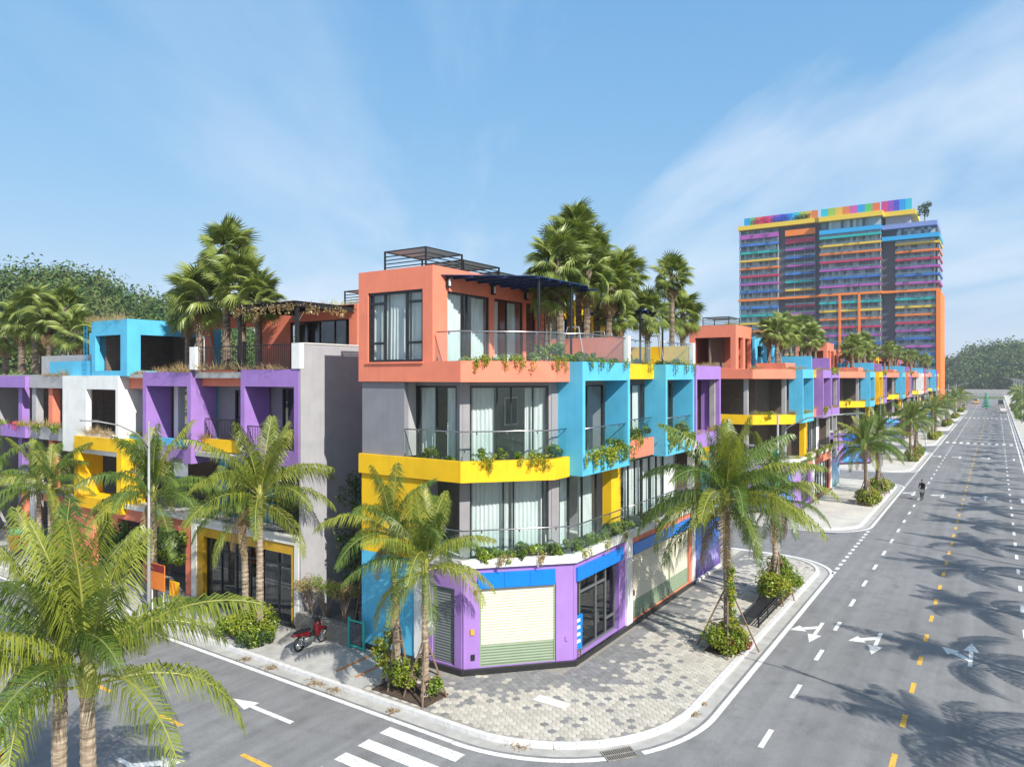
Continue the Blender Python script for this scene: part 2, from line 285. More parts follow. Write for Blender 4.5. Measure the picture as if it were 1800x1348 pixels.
def tilemat(name, c):
    m, nt, b = newmat(name); oi = N(nt, 'ShaderNodeObjectInfo'); g = N(nt, 'ShaderNodeNewGeometry'); v = coords(nt, which='Object')
    a = N(nt, 'ShaderNodeMath', operation='ADD'); nt.links.new(oi.outputs['Random'], a.inputs[0]); nt.links.new(g.outputs['Random Per Island'], a.inputs[1]); f = N(nt, 'ShaderNodeMath', operation='FRACT'); nt.links.new(a.outputs[0], f.inputs[0])
    r = ramp(nt, [(0,tuple(x*.8 for x in c)),(1,tuple(x*1.08 for x in c))]); nt.links.new(f.outputs[0], r.inputs[0]); n = noise(nt, v, 5, 5); r2 = ramp(nt, [(.3,(.78,.78,.78)),(.7,(1,1,1))]); nt.links.new(n, r2.inputs[0])
    nt.links.new(mixc(nt, 1.0, r.outputs[0], r2.outputs[0], 'MULTIPLY'), b.inputs['Base Color']); b.inputs['Roughness'].default_value = .85; bump(nt, b, noise(nt, v, 70, 2), .2, .005); return m
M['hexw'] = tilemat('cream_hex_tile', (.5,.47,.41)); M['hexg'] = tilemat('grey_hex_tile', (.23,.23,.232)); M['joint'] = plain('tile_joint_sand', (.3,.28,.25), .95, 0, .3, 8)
M['ground'] = plain('dry_grass_ground', (.16,.15,.08), .95, 0, .5, .05)
# ================================================================ the setting: ground, roads, pavements
ZR = -.12                                              # road level; pavement is 0
struct(MB().box(-900, 1500, -900, 900, -1.2, -.3).build('ground', M['ground']))
struct(MB().box(-60, 560, -3.6, 9.4, -.29, ZR).build('main_road', M['asphalt']))
for n in range(-1, 7):
    x0 = 45.5 + 38*n if n >= 0 else 7.9
    struct(MB().box(x0-6, 55.9+6 + 38*n, 9.4, 120, -.27, ZR).build('side_street', M['asphalt']))
def island(xa, xb, ra, rb, y0=8.25, y1=66):
    pts = [(xa, y1)]
    for i in range(13):
        t = math.pi + math.pi/2*i/12; pts.append((xa+ra+ra*math.cos(t), y0+ra+ra*math.sin(t)))
    for i in range(13):
        t = 1.5*math.pi + math.pi/2*i/12; pts.append((xb-rb+rb*math.cos(t), y0+rb+rb*math.sin(t)))
    pts.append((xb, y1)); return pts
def offset_path(pts, d):                               # outward for a counterclockwise open path
    out = []
    for i, p in enumerate(pts):
        a = Vector(pts[max(i-1,0)]); b = Vector(pts[min(i+1,len(pts)-1)]); t = (b-a).normalized(); out.append((p[0]+t.y*d, p[1]-t.x*d))
    return out
def strip(mb, pts, d0, d1, z):
    A, B = offset_path(pts, d0), offset_path(pts, d1)
    for i in range(len(pts)-1): mb.add([(*A[i],z),(*B[i],z),(*B[i+1],z),(*A[i+1],z)], [(0,1,2,3)])
def resample(pts, step):
    out = [pts[0]]; acc = 0
    for a, b in zip(pts, pts[1:]):
        a, b = Vector(a), Vector(b); L_ = (b-a).length; k = max(1, round(L_/step))
        for i in range(1, k+1): out.append(tuple(a + (b-a)*i/k))
    return out
ISL = {}
for n in range(-1, 7):
    if n == 0: xa, xb, ra, rb = 17.7, 45.9, 5.4, 3.0
    elif n == -1: xa, xb, ra, rb = -30, 8.05, 3, 4.6
    else: xa, xb, ra, rb = 17.4+38*n, 45.9+38*n, 3.4, 3.0
    poly = island(xa, xb, ra, rb); ISL[n] = poly
    inner = offset_path(poly, -.22)
    pv = struct(MB().prism(inner, -.28, -.012).build('pavement', M['joint'] if n == 0 else M['pave']))
    if n != 0: pv.location.z = .012
    g = MB(); strip(g, resample(poly, 2), .0, .42, ZR+.004); g.build('gutter', M['concrete'], pv)
    P = resample(poly, .95) if n in (0,1) else resample(poly, 8)
    if n in (0,1):
        vis = [p for p in zip(P, P[1:]) if p[0][1] < (46 if n == 0 else 14)]
        for a, b in vis:
            a, b = Vector(a), Vector(b); t = (b-a).normalized(); nn = Vector((t.y,-t.x)); e = .008
            q = [a+t*e+nn*.0, b-t*e+nn*.0, b-t*e-nn*.215, a+t*e-nn*.215]; h = .018+random.uniform(-.004,.004); qt = [a+t*e-nn*.03, b-t*e-nn*.03, b-t*e-nn*.215, a+t*e-nn*.215]
            MB().hexa([(p.x,p.y,-.15) for p in q], [(p.x,p.y,h) for p in qt]).build('kerb_stone', M['kerb'], pv)
        rest = [p for p in zip(P, P[1:]) if p[0][1] >= (46 if n == 0 else 14)]
    else: rest = list(zip(P, P[1:]))
    k = MB()
    for a, b in rest:
        a, b = Vector(a), Vector(b); t = (b-a).normalized(); nn = Vector((t.y,-t.x))
        k.hexa([(p.x,p.y,-.15) for p in (a, b, b-nn*.215, a-nn*.215)], [(p.x,p.y,.016) for p in (a-nn*.02, b-nn*.02, b-nn*.215, a-nn*.215)])
    if k.v: k.build('kerb_line', M['kerb'], pv)
    ISL[n, 'o'] = pv
# pavement on the far side of the main road
rp = struct(MB().box(-60, 560, -11, -3.6, -.28, .0).build('pavement', M['pave']))
MB().box(-60, 560, -3.6, -3.36, -.28, .016).build('kerb_line', M['kerb'], rp); MB().box(-60, 560, -3.36, -2.95, -.2, ZR+.004).build('gutter', M['concrete'], rp)
# ---- hexagonal tiles on the corner pavement
PLINTH = [(20.76,21.5),(20.76,16.25),(23.96,13.25),(45.0,13.25)]
def d_build(x, y):
    """distance outward from the building line"""
    if x < 20.76 and y > 16.25: return 20.76 - x
    dc = ((23.96+13.25) - (x+y)) / 1.414 if True else 0
    df = 13.25 - y if x > 23.96 else 99
    if x > 23.96: return df
    return min(max(dc, 0) if dc > 0 else dc, 99)
def hexverts(x, y, r, z):
    return [(x+r*math.cos(math.pi/6+math.pi/3*i), y+r*math.sin(math.pi/6+math.pi/3*i), z) for i in range(6)]
fl = .25; rr = fl/math.sqrt(3)
tiles = []
inner0 = offset_path(ISL[0], -.3); cx0, cy0 = 17.7+5.4, 8.25+5.4; cx1, cy1 = 45.9-3, 8.25+3
row = 0; y = 8.4
while y < 19.0:
    x = 17.9 + (fl/2 if row % 2 else 0)
    while x < 45.7:
        ok = True
        if x < cx0 and y < cy0 and math.hypot(x-cx0, y-cy0) > 5.4-.36: ok = False
        if x > cx1 and y < cy1 and math.hypot(x-cx1, y-cy1) > 3-.36: ok = False
        if y < 8.25+.36 or x < 17.7+.36: ok = False
        db = d_build(x, y)
        if x < 41.4 and db < .12: ok = False
        if x > 20.4 and y > 16: ok = False
        if y > 13.1 and x > 22 : ok = ok and db > .12
        if y > 13.3 and x > 23: ok = False
        if ok: tiles.append((x, y, db))
        x += fl
    y += rr*1.5; row += 1
hex_me = {}
for key in ('hexw','hexg'):
    mb = MB(); b = hexverts(0,0,rr-.006,-.03); t = hexverts(0,0,rr-.012,0.0); mb.add(b+t, [tuple(range(6,12))]+[(i,(i+1)%6,6+(i+1)%6,6+i) for i in range(6)]); hex_me[key] = mb.mesh('hex_tile', M[key])
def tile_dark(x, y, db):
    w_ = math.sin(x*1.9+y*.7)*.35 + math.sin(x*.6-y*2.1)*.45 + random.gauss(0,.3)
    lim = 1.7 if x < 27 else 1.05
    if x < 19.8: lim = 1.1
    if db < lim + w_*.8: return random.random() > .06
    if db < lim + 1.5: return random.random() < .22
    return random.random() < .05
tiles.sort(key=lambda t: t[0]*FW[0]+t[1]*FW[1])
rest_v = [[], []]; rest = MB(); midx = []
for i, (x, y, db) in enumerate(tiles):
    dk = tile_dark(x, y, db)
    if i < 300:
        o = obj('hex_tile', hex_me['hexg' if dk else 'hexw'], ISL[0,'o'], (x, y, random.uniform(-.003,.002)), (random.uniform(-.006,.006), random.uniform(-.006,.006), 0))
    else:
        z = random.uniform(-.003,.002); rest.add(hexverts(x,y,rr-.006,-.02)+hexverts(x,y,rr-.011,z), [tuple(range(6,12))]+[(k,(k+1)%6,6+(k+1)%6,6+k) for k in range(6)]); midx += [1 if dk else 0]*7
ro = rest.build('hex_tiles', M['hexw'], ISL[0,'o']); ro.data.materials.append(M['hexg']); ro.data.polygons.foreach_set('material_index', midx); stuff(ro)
# plain concrete apron along the left street
MB().box(17.93, 20.7, 18.6, 66, -.3, .004).build('concrete_apron', M['concrete'], ISL[0,'o'])
MB().box(41.6, 45.6, 13.4, 66, -.3, .004).build('concrete_apron', M['pave'], ISL[0,'o'])
for a, b in (((592,1179),(662,1147)), ((625,1190),(682,1163))):
    a, b = Vector(gpx(*a)), Vector(gpx(*b)); t = (b-a).normalized()*.0; nn = Vector(((b-a).y, -(b-a).x)).normalized()*.075
    MB().add([(*(a+nn),.0085),(*(b+nn),.0085),(*(b-nn),.0085),(*(a-nn),.0085)], [(0,1,2,3)]).build('painted_stripe', M['oline'], ISL[0,'o'])
# ---- road paint: each marking its own sheet, 4 mm above the asphalt
ROAD = bpy.data.objects['main_road']; ZM = ZR + .005
def mark(name, polys, m='wline', z=ZM):
    mb = MB()
    for p in polys: mb.add([(*q, z) for q in p], [tuple(range(len(p)))])
    return mb.build(name, M[m], ROAD)
def rect(x0, x1, y0, y1): return [(x0,y0),(x1,y0),(x1,y1),(x0,y1)]
def arcstrip(cx, cy, r0, r1, a0, a1, k=20):
    return [[(cx+r0*math.cos(u), cy+r0*math.sin(u)), (cx+r1*math.cos(u), cy+r1*math.sin(u)), (cx+r1*math.cos(v), cy+r1*math.sin(v)), (cx+r0*math.cos(v), cy+r0*math.sin(v))] for u, v in ((a0+(a1-a0)*i/k, a0+(a1-a0)*(i+1)/k) for i in range(k))]
RL = 5.4 + .62
mark('edge_line', [rect(17.0, 17.18, 13.65, 60)] + arcstrip(23.1, 13.65, RL-.1, RL+.1, math.pi, R_(228)) )
mark('edge_line', arcstrip(23.1, 13.65, RL-.1, RL+.1, R_(236), 1.5*math.pi, 14) + [rect(23.1, 42.9, 7.53, 7.73)] + arcstrip(42.9, 11.25, 3.52, 3.72, 1.5*math.pi, 2*math.pi) + [rect(46.42, 46.62, 11.25, 40)])
for n in range(1, 7):
    xa, xb = 17.4+38*n, 45.9+38*n
    mark('edge_line', [rect(xa-.72, xa-.52, 11.65, 40)] + arcstrip(xa+3.4, 11.65, 3.92, 4.12, math.pi, 1.5*math.pi) + [rect(xa+3.4, xb-3, 7.53, 7.73)] + arcstrip(xb-3, 11.25, 3.52, 3.72, 1.5*math.pi, 2*math.pi) + [rect(xb+.52, xb+.72, 11.25, 40)])
mark('edge_line', [rect(-40, 420, -2.76, -2.58)])
mark('edge_line', [rect(8.75, 8.93, 13, 60)])
for n in range(0, 6):                                  # short dashes across each street mouth
    for k in range(13):
        x = 43.6+38*n + k*1.08; mark('mouth_dash', [rect(x, x+.52, 7.53, 7.73)])
for i in range(-4, 78):
    x = 22.65 + 3.98*i
    if x > 136 and x < 146: continue
    mark('lane_dash', [rect(x-.65, x+.65, 5.79, 5.95)])
    if x > 20: mark('lane_dash', [rect(x-1.2, x+.1, -1.1, -.94)])
for i in range(-5, 92):
    x = 23.35 + 2.95*i
    if not 136 < x < 146: mark('centre_dash', [rect(x-.5, x+.5, 2.4, 2.56)], 'yline')
for i in range(0, 14): 
    y = 17.75 + 4.4*i; mark('centre_dash', [rect(12.98, 13.14, y-.65, y+.65)], 'yline')
for i in range(8):                                     # zebra crossing on the left street
    x = 16.28 - .93*i; mark('zebra_stripe', [rect(x-.03, x+.44, 12.95, 15.95)])
for cxw in (141, 227):
    for i in range(10):
        y = -2.2 + .98*i; mark('zebra_stripe', [rect(cxw-1.6, cxw+1.6, y, y+.46)])
def arrow(ox, oy, ang, turn=0, s=.82):
    """lane arrow; ang is the direction of travel, turn +1 branches to the left of travel, -1 to the right"""
    ca, sa = math.cos(ang), math.sin(ang)
    T = lambda p: (ox + s*(p[0]*ca - p[1]*sa), oy + s*(p[0]*sa + p[1]*ca))
    polys = [[(0,-.11),(2.6,-.11),(2.6,.11),(0,.11)], [(2.45,-.36),(3.7,0),(2.45,.36)]] if not turn else [[(0,-.09),(2.3,-.09),(2.3,.09),(0,.09)], [(2.2,-.34),(3.5,0),(2.2,.34)], [(.75,.1*turn),(1.25,.1*turn),(1.75,.62*turn),(1.45,.85*turn)], [(1.15,.95*turn),(1.95,.45*turn),(2.15,1.25*turn)]]
    out = []
    for p in polys:
        q = [T(a) for a in p]
        ar = sum(q[i][0]*q[(i+1)%len(q)][1]-q[(i+1)%len(q)][0]*q[i][1] for i in range(len(q)))
        out.append(q if ar > 0 else q[::-1])
    m_ = MB()
    for j, p in enumerate(out): m_.add([(*q, ZM + .0006*j) for q in p], [tuple(range(len(p)))])
    m_.build('lane_arrow', M['wline'], ROAD)
for xx in (34.7, 79, 117): arrow(xx, 6.5, math.pi, -1); arrow(xx, 4.15, math.pi, -1)
for xx in (32.6, 77, 115): arrow(xx, .85, 0, 1); arrow(xx, -1.9, 0, 0)
arrow(15.15, 18.75, math.pi/2, 0, .84); arrow(10.9, 21.2, -math.pi/2, 1); arrow(15.1, 33, math.pi/2, 0, .84)
# drain grate in the gutter
gr = thing('drain_grate', 'rusty slotted drain grate in the gutter at the rounded kerb corner', 'drain grate', (19.28, 9.2, ZR+.006), rotz=R_(-38))
f = MB(); f.box(-.5,.5,-.3,-.25,0,.02).box(-.5,.5,.25,.3,0,.02).box(-.5,-.45,-.25,.25,0,.02).box(.45,.5,-.25,.25,0,.02); o = obj('frame', f.mesh('frame', M['stone']), gr)
obj('pit_shade', MB().box(-.45,.45,-.25,.25,0,.002).mesh('pit_shade', M['rubber']), gr)  # flat black sheet painted in place of the shaded hollow under the bars
bm_ = MB().box(-.016,.016,-.25,.25,.002,.018).mesh('bar', M['stone'])
for i in range(13): obj('bar', bm_, gr, (-.4+.066*i, 0, 0))
obj('cross_bar', MB().box(-.45,.45,-.02,.02,.004,.019).mesh('cross_bar', M['stone']), gr)
pl = tag(MB().hexa([(*gpx(u,v),.004) for u,v in ((1003,1238),(990,1247),(936,1231),(949,1222))][::-1], [(*gpx(u,v),.04) for u,v in ((1003,1238),(990,1247),(936,1231),(949,1222))][::-1]).build('paving_slab', M['plateM']), 'loose pale rectangular slab lying on the hexagonal tiles', 'slab')
# dry leaves swept against the kerb
for i, (u, v, r) in enumerate(((432,1159,.35),(478,1174,.45),(560,1200,.6),(590,1213,.55),(690,1251,.3),(826,1276,.3),(912,1307,.6),(990,1308,.4),(1217,1256,.35),(1235,1238,.2))):
    x, y = gpx(u, v, ZR); n_ = int(120*r/.4); C = np.column_stack([x+RNG.normal(0,r*.35,n_), y+RNG.normal(0,r*.35,n_), ZR+.02+.08*RNG.random(n_)**2])
    U = rdirs(n_)*np.array([1,1,.35])*.05; V = np.cross(U, rdirs(n_))*.5
    stuff(obj('leaf_litter', leafmesh('leaf_litter', M['dry'], C, U, V)), 'brown dry palm litter swept against the kerb', 'leaf litter')
# ================================================================ buildings
def wall(mb, seg, s0, s1, t0, t1, z0, z1, holes=()):
    """a wall strip with rectangular openings (a, b, zlo, zhi), ordered left to right"""
    cur = s0
    for a, b, c, d in sorted(holes):
        if a > cur + 1e-4: seg.box(mb, cur, a, t0, t1, z0, z1)
        if c > z0 + 1e-4: seg.box(mb, a, b, t0, t1, z0, c)
        if d < z1 - 1e-4: seg.box(mb, a, b, t0, t1, d, z1)
        cur = b
    if s1 > cur + 1e-4: seg.box(mb, cur, s1, t0, t1, z0, z1)
    return mb
def curtain(parent, seg, s0, s1, z0, z1, t, m='curtain', wave=.05, pitch=.16):
    n = max(4, int((s1-s0)/pitch*4)); vs = []; ph = random.random()*6
    for i in range(n+1):
        s = s0 + (s1-s0)*i/n; tt = t + wave*math.sin(2*math.pi*s/pitch + ph) + .03*math.sin(s*3.1+ph)
        vs += [(*seg.p(s, tt*1.0), z0), (*seg.p(s, t+(tt-t)*.6), z1)]
    fs = [(2*i, 2*i+2, 2*i+3, 2*i+1) for i in range(n)]
    return MB().add(vs, fs).build('curtain', M[m], parent, smooth=True)
def window(parent, seg, s0, s1, z0, z1, t, cols=(.5,), curt=((0,1),), cm='curtain', fm='frame', gm='glass', fw=.06, rows=(), name='window', plants=None):
    """framed window or sliding door: frame part with panes and curtains beneath it"""
    f = MB(); d0, d1 = t-.05, t+.04
    seg.box(f, s0, s0+fw, d0, d1, z0, z1); seg.box(f, s1-fw, s1, d0, d1, z0, z1)
    seg.box(f, s0+fw, s1-fw, d0, d1, z1-fw, z1); seg.box(f, s0+fw, s1-fw, d0, d1, z0, z0+fw)
    ed = [s0+fw] + [s0+(s1-s0)*c for c in cols] + [s1-fw]
    for c in cols: seg.box(f, s0+(s1-s0)*c-fw*.5, s0+(s1-s0)*c+fw*.5, d0+.01, d1-.004, z0+fw, z1-fw)
    for c, a, b in rows: zz = z0+(z1-z0)*c; seg.box(f, s0+(s1-s0)*a+fw*.5, s0+(s1-s0)*b-fw*.5, d0+.012, d1-.008, zz-fw*.5, zz+fw*.5)
    fo = f.build(name, M[fm], parent)
    for a, b in zip(ed, ed[1:]):
        MB().add([(*seg.p(a,t-.01),z0+fw),(*seg.p(b,t-.01),z0+fw),(*seg.p(b,t-.01),z1-fw),(*seg.p(a,t-.01),z1-fw)], [(0,1,2,3)]).build('pane', M[gm], fo)
    for a, b in curt or ():
        curtain(fo, seg, s0+fw+(s1-s0-2*fw)*a, s0+fw+(s1-s0-2*fw)*b, z0+.05, z1-.08, t-.2, cm)
    return fo
def shutter(parent, seg, s0, s1, z0, z1, t, split=None, mats=('sage','cream'), pitch=.105):
    """roller shutter: rounded slats one above the other"""
    def part(za, zb, m):
        n = max(1, round((zb-za)/pitch)); h = (zb-za)/n; vs = []; fs = []
        for i in range(n):
            for k, (fz, ft) in enumerate(((0,0),(.12,.022),(.5,.034),(.88,.022),(1,0))):
                vs += [(*seg.p(s0,t+ft), za+h*(i+fz)), (*seg.p(s1,t+ft), za+h*(i+fz))]
        for i in range(5*n-1): fs.append((2*i, 2*i+1, 2*i+3, 2*i+2))
        return MB().add(vs, fs).build('slats', M[m])
    root = MB(); seg.box(root, s0-.03, s0+.03, t-.06, t+.05, z0, z1); seg.box(root, s1-.03, s1+.03, t-.06, t+.05, z0, z1); seg.box(root, s0+.03, s1-.03, t-.03, t+.045, z0, z0+.05)
    r = root.build('roller_shutter', M[mats[0]], parent); off = wl(r)
    parts = [(z0+.05, split, mats[0]), (split, z1, mats[1])] if split else [(z0+.05, z1, mats[0])]
    for za, zb, m in parts:
        p = part(za, zb, m); p.parent = r; p.location = -off
    return r
def glass_rail(parent, pts, z0, h=1.08, post=1.35, gm='bal'):
    """frameless glass balustrade with a steel handrail on small brackets"""
    pts = [Vector(p) for p in pts]
    r = MB().tube([(p.x,p.y,z0+h) for p in pts], .028, 8).build('handrail', M['steel'], parent, smooth=True)
    for a, b in zip(pts, pts[1:]):
        L_ = (b-a).length; k = max(1, round(L_/post)); d = (b-a)/L_; nn = Vector((d.y,-d.x))
        for i in range(k):
            p, q = a+d*(L_*i/k+.015), a+d*(L_*(i+1)/k-.015)
            MB().hexa([(*(p-nn*.006),z0),(*(p+nn*.006),z0),(*(q+nn*.006),z0),(*(q-nn*.006),z0)], [(*(p-nn*.006),z0+h-.07),(*(p+nn*.006),z0+h-.07),(*(q+nn*.006),z0+h-.07),(*(q-nn*.006),z0+h-.07)]).build('glass_panel', M[gm], parent)
            c = (p+q)/2; MB().box(c.x-.02,c.x+.02,c.y-.02,c.y+.02,z0+h-.11,z0+h-.02).build('bracket', M['steel'], parent); MB().box(p.x-.02,p.x+.02,p.y-.02,p.y+.02,z0-.02,z0+.16).build('clamp', M['steel'], parent)
def bar_rail(parent, a, b, z0, h=1.0, gap=.11, m='iron', flat=False):
    """railing of upright bars"""
    a, b = Vector(a), Vector(b); L_ = (b-a).length; d = (b-a)/L_
    MB().tube([(*a,z0+h),(*b,z0+h)], .025, 6).tube([(*a,z0+.08),(*b,z0+.08)], .018, 6).build('rail', M[m], parent)
    me = MB().box(-.009,.009,-.009,.009,0,h-.1).mesh('bar', M[m]); off = wl(parent); n = int(L_/gap)
    for i in range(n+1):
        p = a+d*(L_*i/n); obj('bar', me, parent, (p.x-off.x, p.y-off.y, z0+.09-off.z))
def band(parent, name, pts, z0, z1, m, th=.2):
    """parapet band following a path, outer face on the path"""
    A = [Vector(p) for p in pts]
    mb = MB()
    inner = [Vector(p) for p in offset_mitre(pts, -th)]
    for i in range(len(A)-1):
        mb.hexa([(*A[i],z0),(*A[i+1],z0),(*inner[i+1],z0),(*inner[i],z0)], [(*A[i],z1),(*A[i+1],z1),(*inner[i+1],z1),(*inner[i],z1)])
    return mb.build(name, M[m], parent)
def offset_mitre(pts, d):
    out = []; n = len(pts); V2 = [Vector(p) for p in pts]
    for i in range(n):
        ns = []
        if i > 0: t = (V2[i]-V2[i-1]).normalized(); ns.append(Vector((t.y,-t.x)))
        if i < n-1: t = (V2[i+1]-V2[i]).normalized(); ns.append(Vector((t.y,-t.x)))
        m = sum(ns, Vector((0,0))); m.normalize(); k = d / max(.3, m.dot(ns[0])); out.append(tuple(V2[i]+m*k))
    return out
def portal(parent, name, seg, s0, s1, z0, z1, depth, th, m, bot=None, top=None):
    """a deep frame standing out of the facade: two cheeks, head and sill"""
    bot = th if bot is None else bot; top = th if top is None else top; mb = MB()
    seg.box(mb, s0, s0+th, -depth, 0, z0, z1); seg.box(mb, s1-th, s1, -depth, 0, z0, z1)
    seg.box(mb, s0+th, s1-th, -depth, 0, z1-top, z1); seg.box(mb, s0+th, s1-th, -depth, 0, z0, z0+bot)
    return mb.build(name, M[m], parent)
def wall_light(parent, x, y, z):
    o = MB().box(x-.09,x+.09,y-.12,y,z-.2,z+.2).build('wall_lamp', M['frame'], parent); MB().box(x-.055,x+.055,y-.14,y-.121,z-.14,z+.14).build('lamp_glass', M['lampglass'], o)
def roof_frame(parent, x, y, z, lx, ly, h=.95, slats=5):
    """open steel cage with slatted sides on the roof"""
    o = MB()
    for a in (0, lx):
        for b in (0, ly): o.box(x+a-.03,x+a+.03,y+b-.03,y+b+.03,z,z+h)
    for b in (0, ly): o.box(x+.03,x+lx-.03,y+b-.025,y+b+.025,z+h-.05,z+h)
    for a in (0, lx): o.box(x+a-.025,x+a+.025,y+.03,y+ly-.03,z+h-.05,z+h)
    r = o.build('roof_cage', M['frame'], parent)
    for i in range(slats):
        zz = z+.1+(h-.2)*i/slats
        MB().box(x+.03,x+lx-.03,y-.012,y+.012,zz,zz+.04).build('slat', M['frame'], r); MB().box(x-.012,x+.012,y+.03,y+ly-.03,zz,zz+.04).build('slat', M['frame'], r)
    for i in range(int(ly/.14)): MB().box(x+.03,x+lx-.03,y+.06+i*.14,y+.14+i*.14,z+h-.02,z+h-.005).build('slat', M['greyalu'], r)
    return r
def poster(name, stops, seed):
    m, nt, b = newmat(name); v = coords(nt, which='Generated'); sp = N(nt, 'ShaderNodeSeparateXYZ'); nt.links.new(v, sp.inputs[0]); r = ramp(nt, stops); nt.links.new(sp.outputs[2], r.inputs[0])
    v2 = coords(nt, (7,7,1.6)); v2.node.inputs['Location'].default_value = (seed,0,0); n = noise(nt, v2, 2.2, 5); r2 = ramp(nt, [(.5,(0,0,0)),(.62,(1,1,1))]); nt.links.new(n, r2.inputs[0])
    g = ramp(nt, [(.05,(0,0,0)),(.2,(.8,.8,.8)),(.5,(.55,.55,.55)),(.66,(0,0,0))]); nt.links.new(sp.outputs[2], g.inputs[0])
    k = mixc(nt, 1.0, r2.outputs[0], g.outputs[0], 'MULTIPLY'); nt.links.new(mixc(nt, k, r.outputs[0], (.6,.55,.85)), b.inputs['Base Color']); b.inputs['Roughness'].default_value = .35; return m
M['poster1'] = poster('city_poster', [(0,(.12,.06,.28)),(.35,(.14,.1,.42)),(.6,(.02,.22,.75)),(1,(.01,.13,.6))], 0); M['poster2'] = poster('blue_poster', [(0,(.02,.3,.75)),(.5,(.02,.12,.6)),(1,(.05,.08,.5))], 5); M['poster3'] = poster('sea_poster', [(0,(.05,.3,.3)),(.3,(.3,.6,.75)),(.7,(.1,.4,.75)),(1,(.35,.2,.6))], 9)
BL = {}
def corner_block(n, fin, cols):
    """one row of terraced shop houses along the main road: corner house, middle house, end house"""
    ox = 38*n; X = lambda x: x+ox
    c_top, c_mid, c_f1, c_f2, c_end, c_left = cols
    where = ('at the rounded street corner', 'beyond the first side street', 'beyond the second side street', 'beyond the third side street', 'beyond the fourth side street', 'beyond the fifth side street')[n]
    core = 'room' if fin else 'brick'
    A = thing('corner_house', f'chamfered four-storey {"coral and yellow glazed" if fin else "unglazed coral and blue"} corner shop house {where}', 'house', (X(20.8), 21.5, 0), 'shop houses along the main road')
    B = thing('terraced_house', f'{"glazed blue and yellow" if fin else "unglazed"} middle shop house of the row {where}', 'house', (X(28.9), 21.5, 0), 'shop houses along the main road')
    C = thing('end_house', f'purple end shop house of the row {where}', 'house', (X(37.05), 21.5, 0), 'shop houses along the main road')
    BL[n] = (A, B, C)
    LF = Seg((X(20.8),21.5), (X(20.8),16.27)); CF = Seg((X(20.8),16.27), (X(23.96),13.25)); FF = Seg((X(23.96),13.25), (X(45),13.25)); fx = lambda x: x-23.96
    # --- plinth
    MB().prism([(X(20.76),21.5),(X(20.76),16.25),(X(23.94),13.22),(X(28.9),13.22),(X(28.9),21.5)], 0, .2).build('plinth', M['granite'], A)
    MB().prism([(X(28.91),13.22),(X(37.05),13.22),(X(37.05),21.5),(X(28.91),21.5)], 0, .2).build('plinth', M['granite'], B)
    MB().prism([(X(37.06),13.22),(X(41.3),13.22),(X(41.3),21.5),(X(37.06),21.5)], 0, .12).build('plinth', M['tilew'], C)
    # --- ground floor, corner house
    ZL = 3.9
    if fin or True:
        w_ = MB(); LF.box(w_, .06, 2.95, -.3, -.02, .2, 3.93); w_.build('side_wall', M['blue'], A)
        w_ = MB(); LF.box(w_, 2.95, 3.36, -.3, .05, .2, 4.1); w_.build('pillar', M['white'], A)
        w_ = wall(MB(), LF, 3.36, 5.15, -.35, -.1, .2, ZL, [(3.73,4.81,.25,3.1)]); wall(w_, CF, .08, CF.len-.02, -.35, -.1, .2, ZL, [(.68,3.62,.22,3.2)])
        wall(w_, FF, .02, fx(28.55), -.35, -.1, .2, ZL, [(fx(24.25),fx(27.95),.21,3.14)]); w_.build('shop_wall', M['purple'], A)
        if fin:
            shutter(A, LF, 3.75, 4.79, .27, 3.08, -.22, None, ('gshut',)); shutter(A, CF, .72, 3.58, .22, 3.2, -.2, 1.0)
        else:
            p_ = MB(); CF.box(p_, .7, 3.6, -.2, -.14, .3, 3.15); p_.build('poster', M['poster2'], A); window(A, LF, 3.75, 4.79, .27, 3.08, -.22, (), (), gm='dglass')
        for k in range(3):
            p_ = MB(); CF.box(p_, .62+k*.99, 1.6+k*.99, -.098, -.02, 3.14, 3.72); p_.build('sign_panel', M['sign' if fin else c_left], A)
            p_ = MB(); FF.box(p_, fx(24.15)+k*1.36, fx(24.15)+k*1.36+1.35, -.098, -.02, 3.14, 3.68); p_.build('sign_panel', M['sign' if fin else 'coral'], A)
        dw = window(A, FF, fx(24.28), fx(27.92), .22, 3.12, -.32, (.14,.52,.76), (), fm='greyalu', gm='dglass', fw=.09, rows=((.8,.14,.76),(.23,.76,1)), name='shop_door')
        h_ = MB(); FF.box(h_, fx(26.22), fx(26.26), -.27, -.2, 1.0, 1.4); h_.build('handle', M['chrome'], dw)
        w_ = MB(); FF.box(w_, fx(28.55), fx(29.1), -.3, .0, .2, 4.1); w_.build('pillar', M['white'], A)
    # --- ground floor, middle and end house
    w_ = wall(MB(), FF, fx(29.12), fx(36.62), -.32, -.06, .2, ZL, [(fx(29.28),fx(36.3),.22,3.12)]); w_.build('shop_wall', M['coral'], B)
    if fin:
        shutter(B, FF, fx(29.32), fx(33.66), .22, 3.12, -.18, 1.0); shutter(B, FF, fx(33.76), fx(36.26), .22, 3.12, -.18, 1.0)
        for k in range(4): p_ = MB(); FF.box(p_, fx(29.24)+k*1.78, fx(29.24)+k*1.78+1.77, -.058, .02, 3.13, 3.62); p_.build('sign_panel', M['sign'], B)
    else: window(B, FF, fx(29.3), fx(36.28), .22, 3.1, -.2, (.17,.33,.5,.67,.83), ((0,.3),(.5,.8)), fm='frame')
    w_ = MB(); FF.box(w_, fx(36.62), fx(37.05), -.3, .0, .2, 4.1); w_.build('pillar', M['white'], B)
    p_ = MB(); FF.box(p_, fx(37.2), fx(41.25), -.1, -.02, .2, 2.9); po = p_.build('poster', M['poster1' if n == 0 else 'poster3'], C)
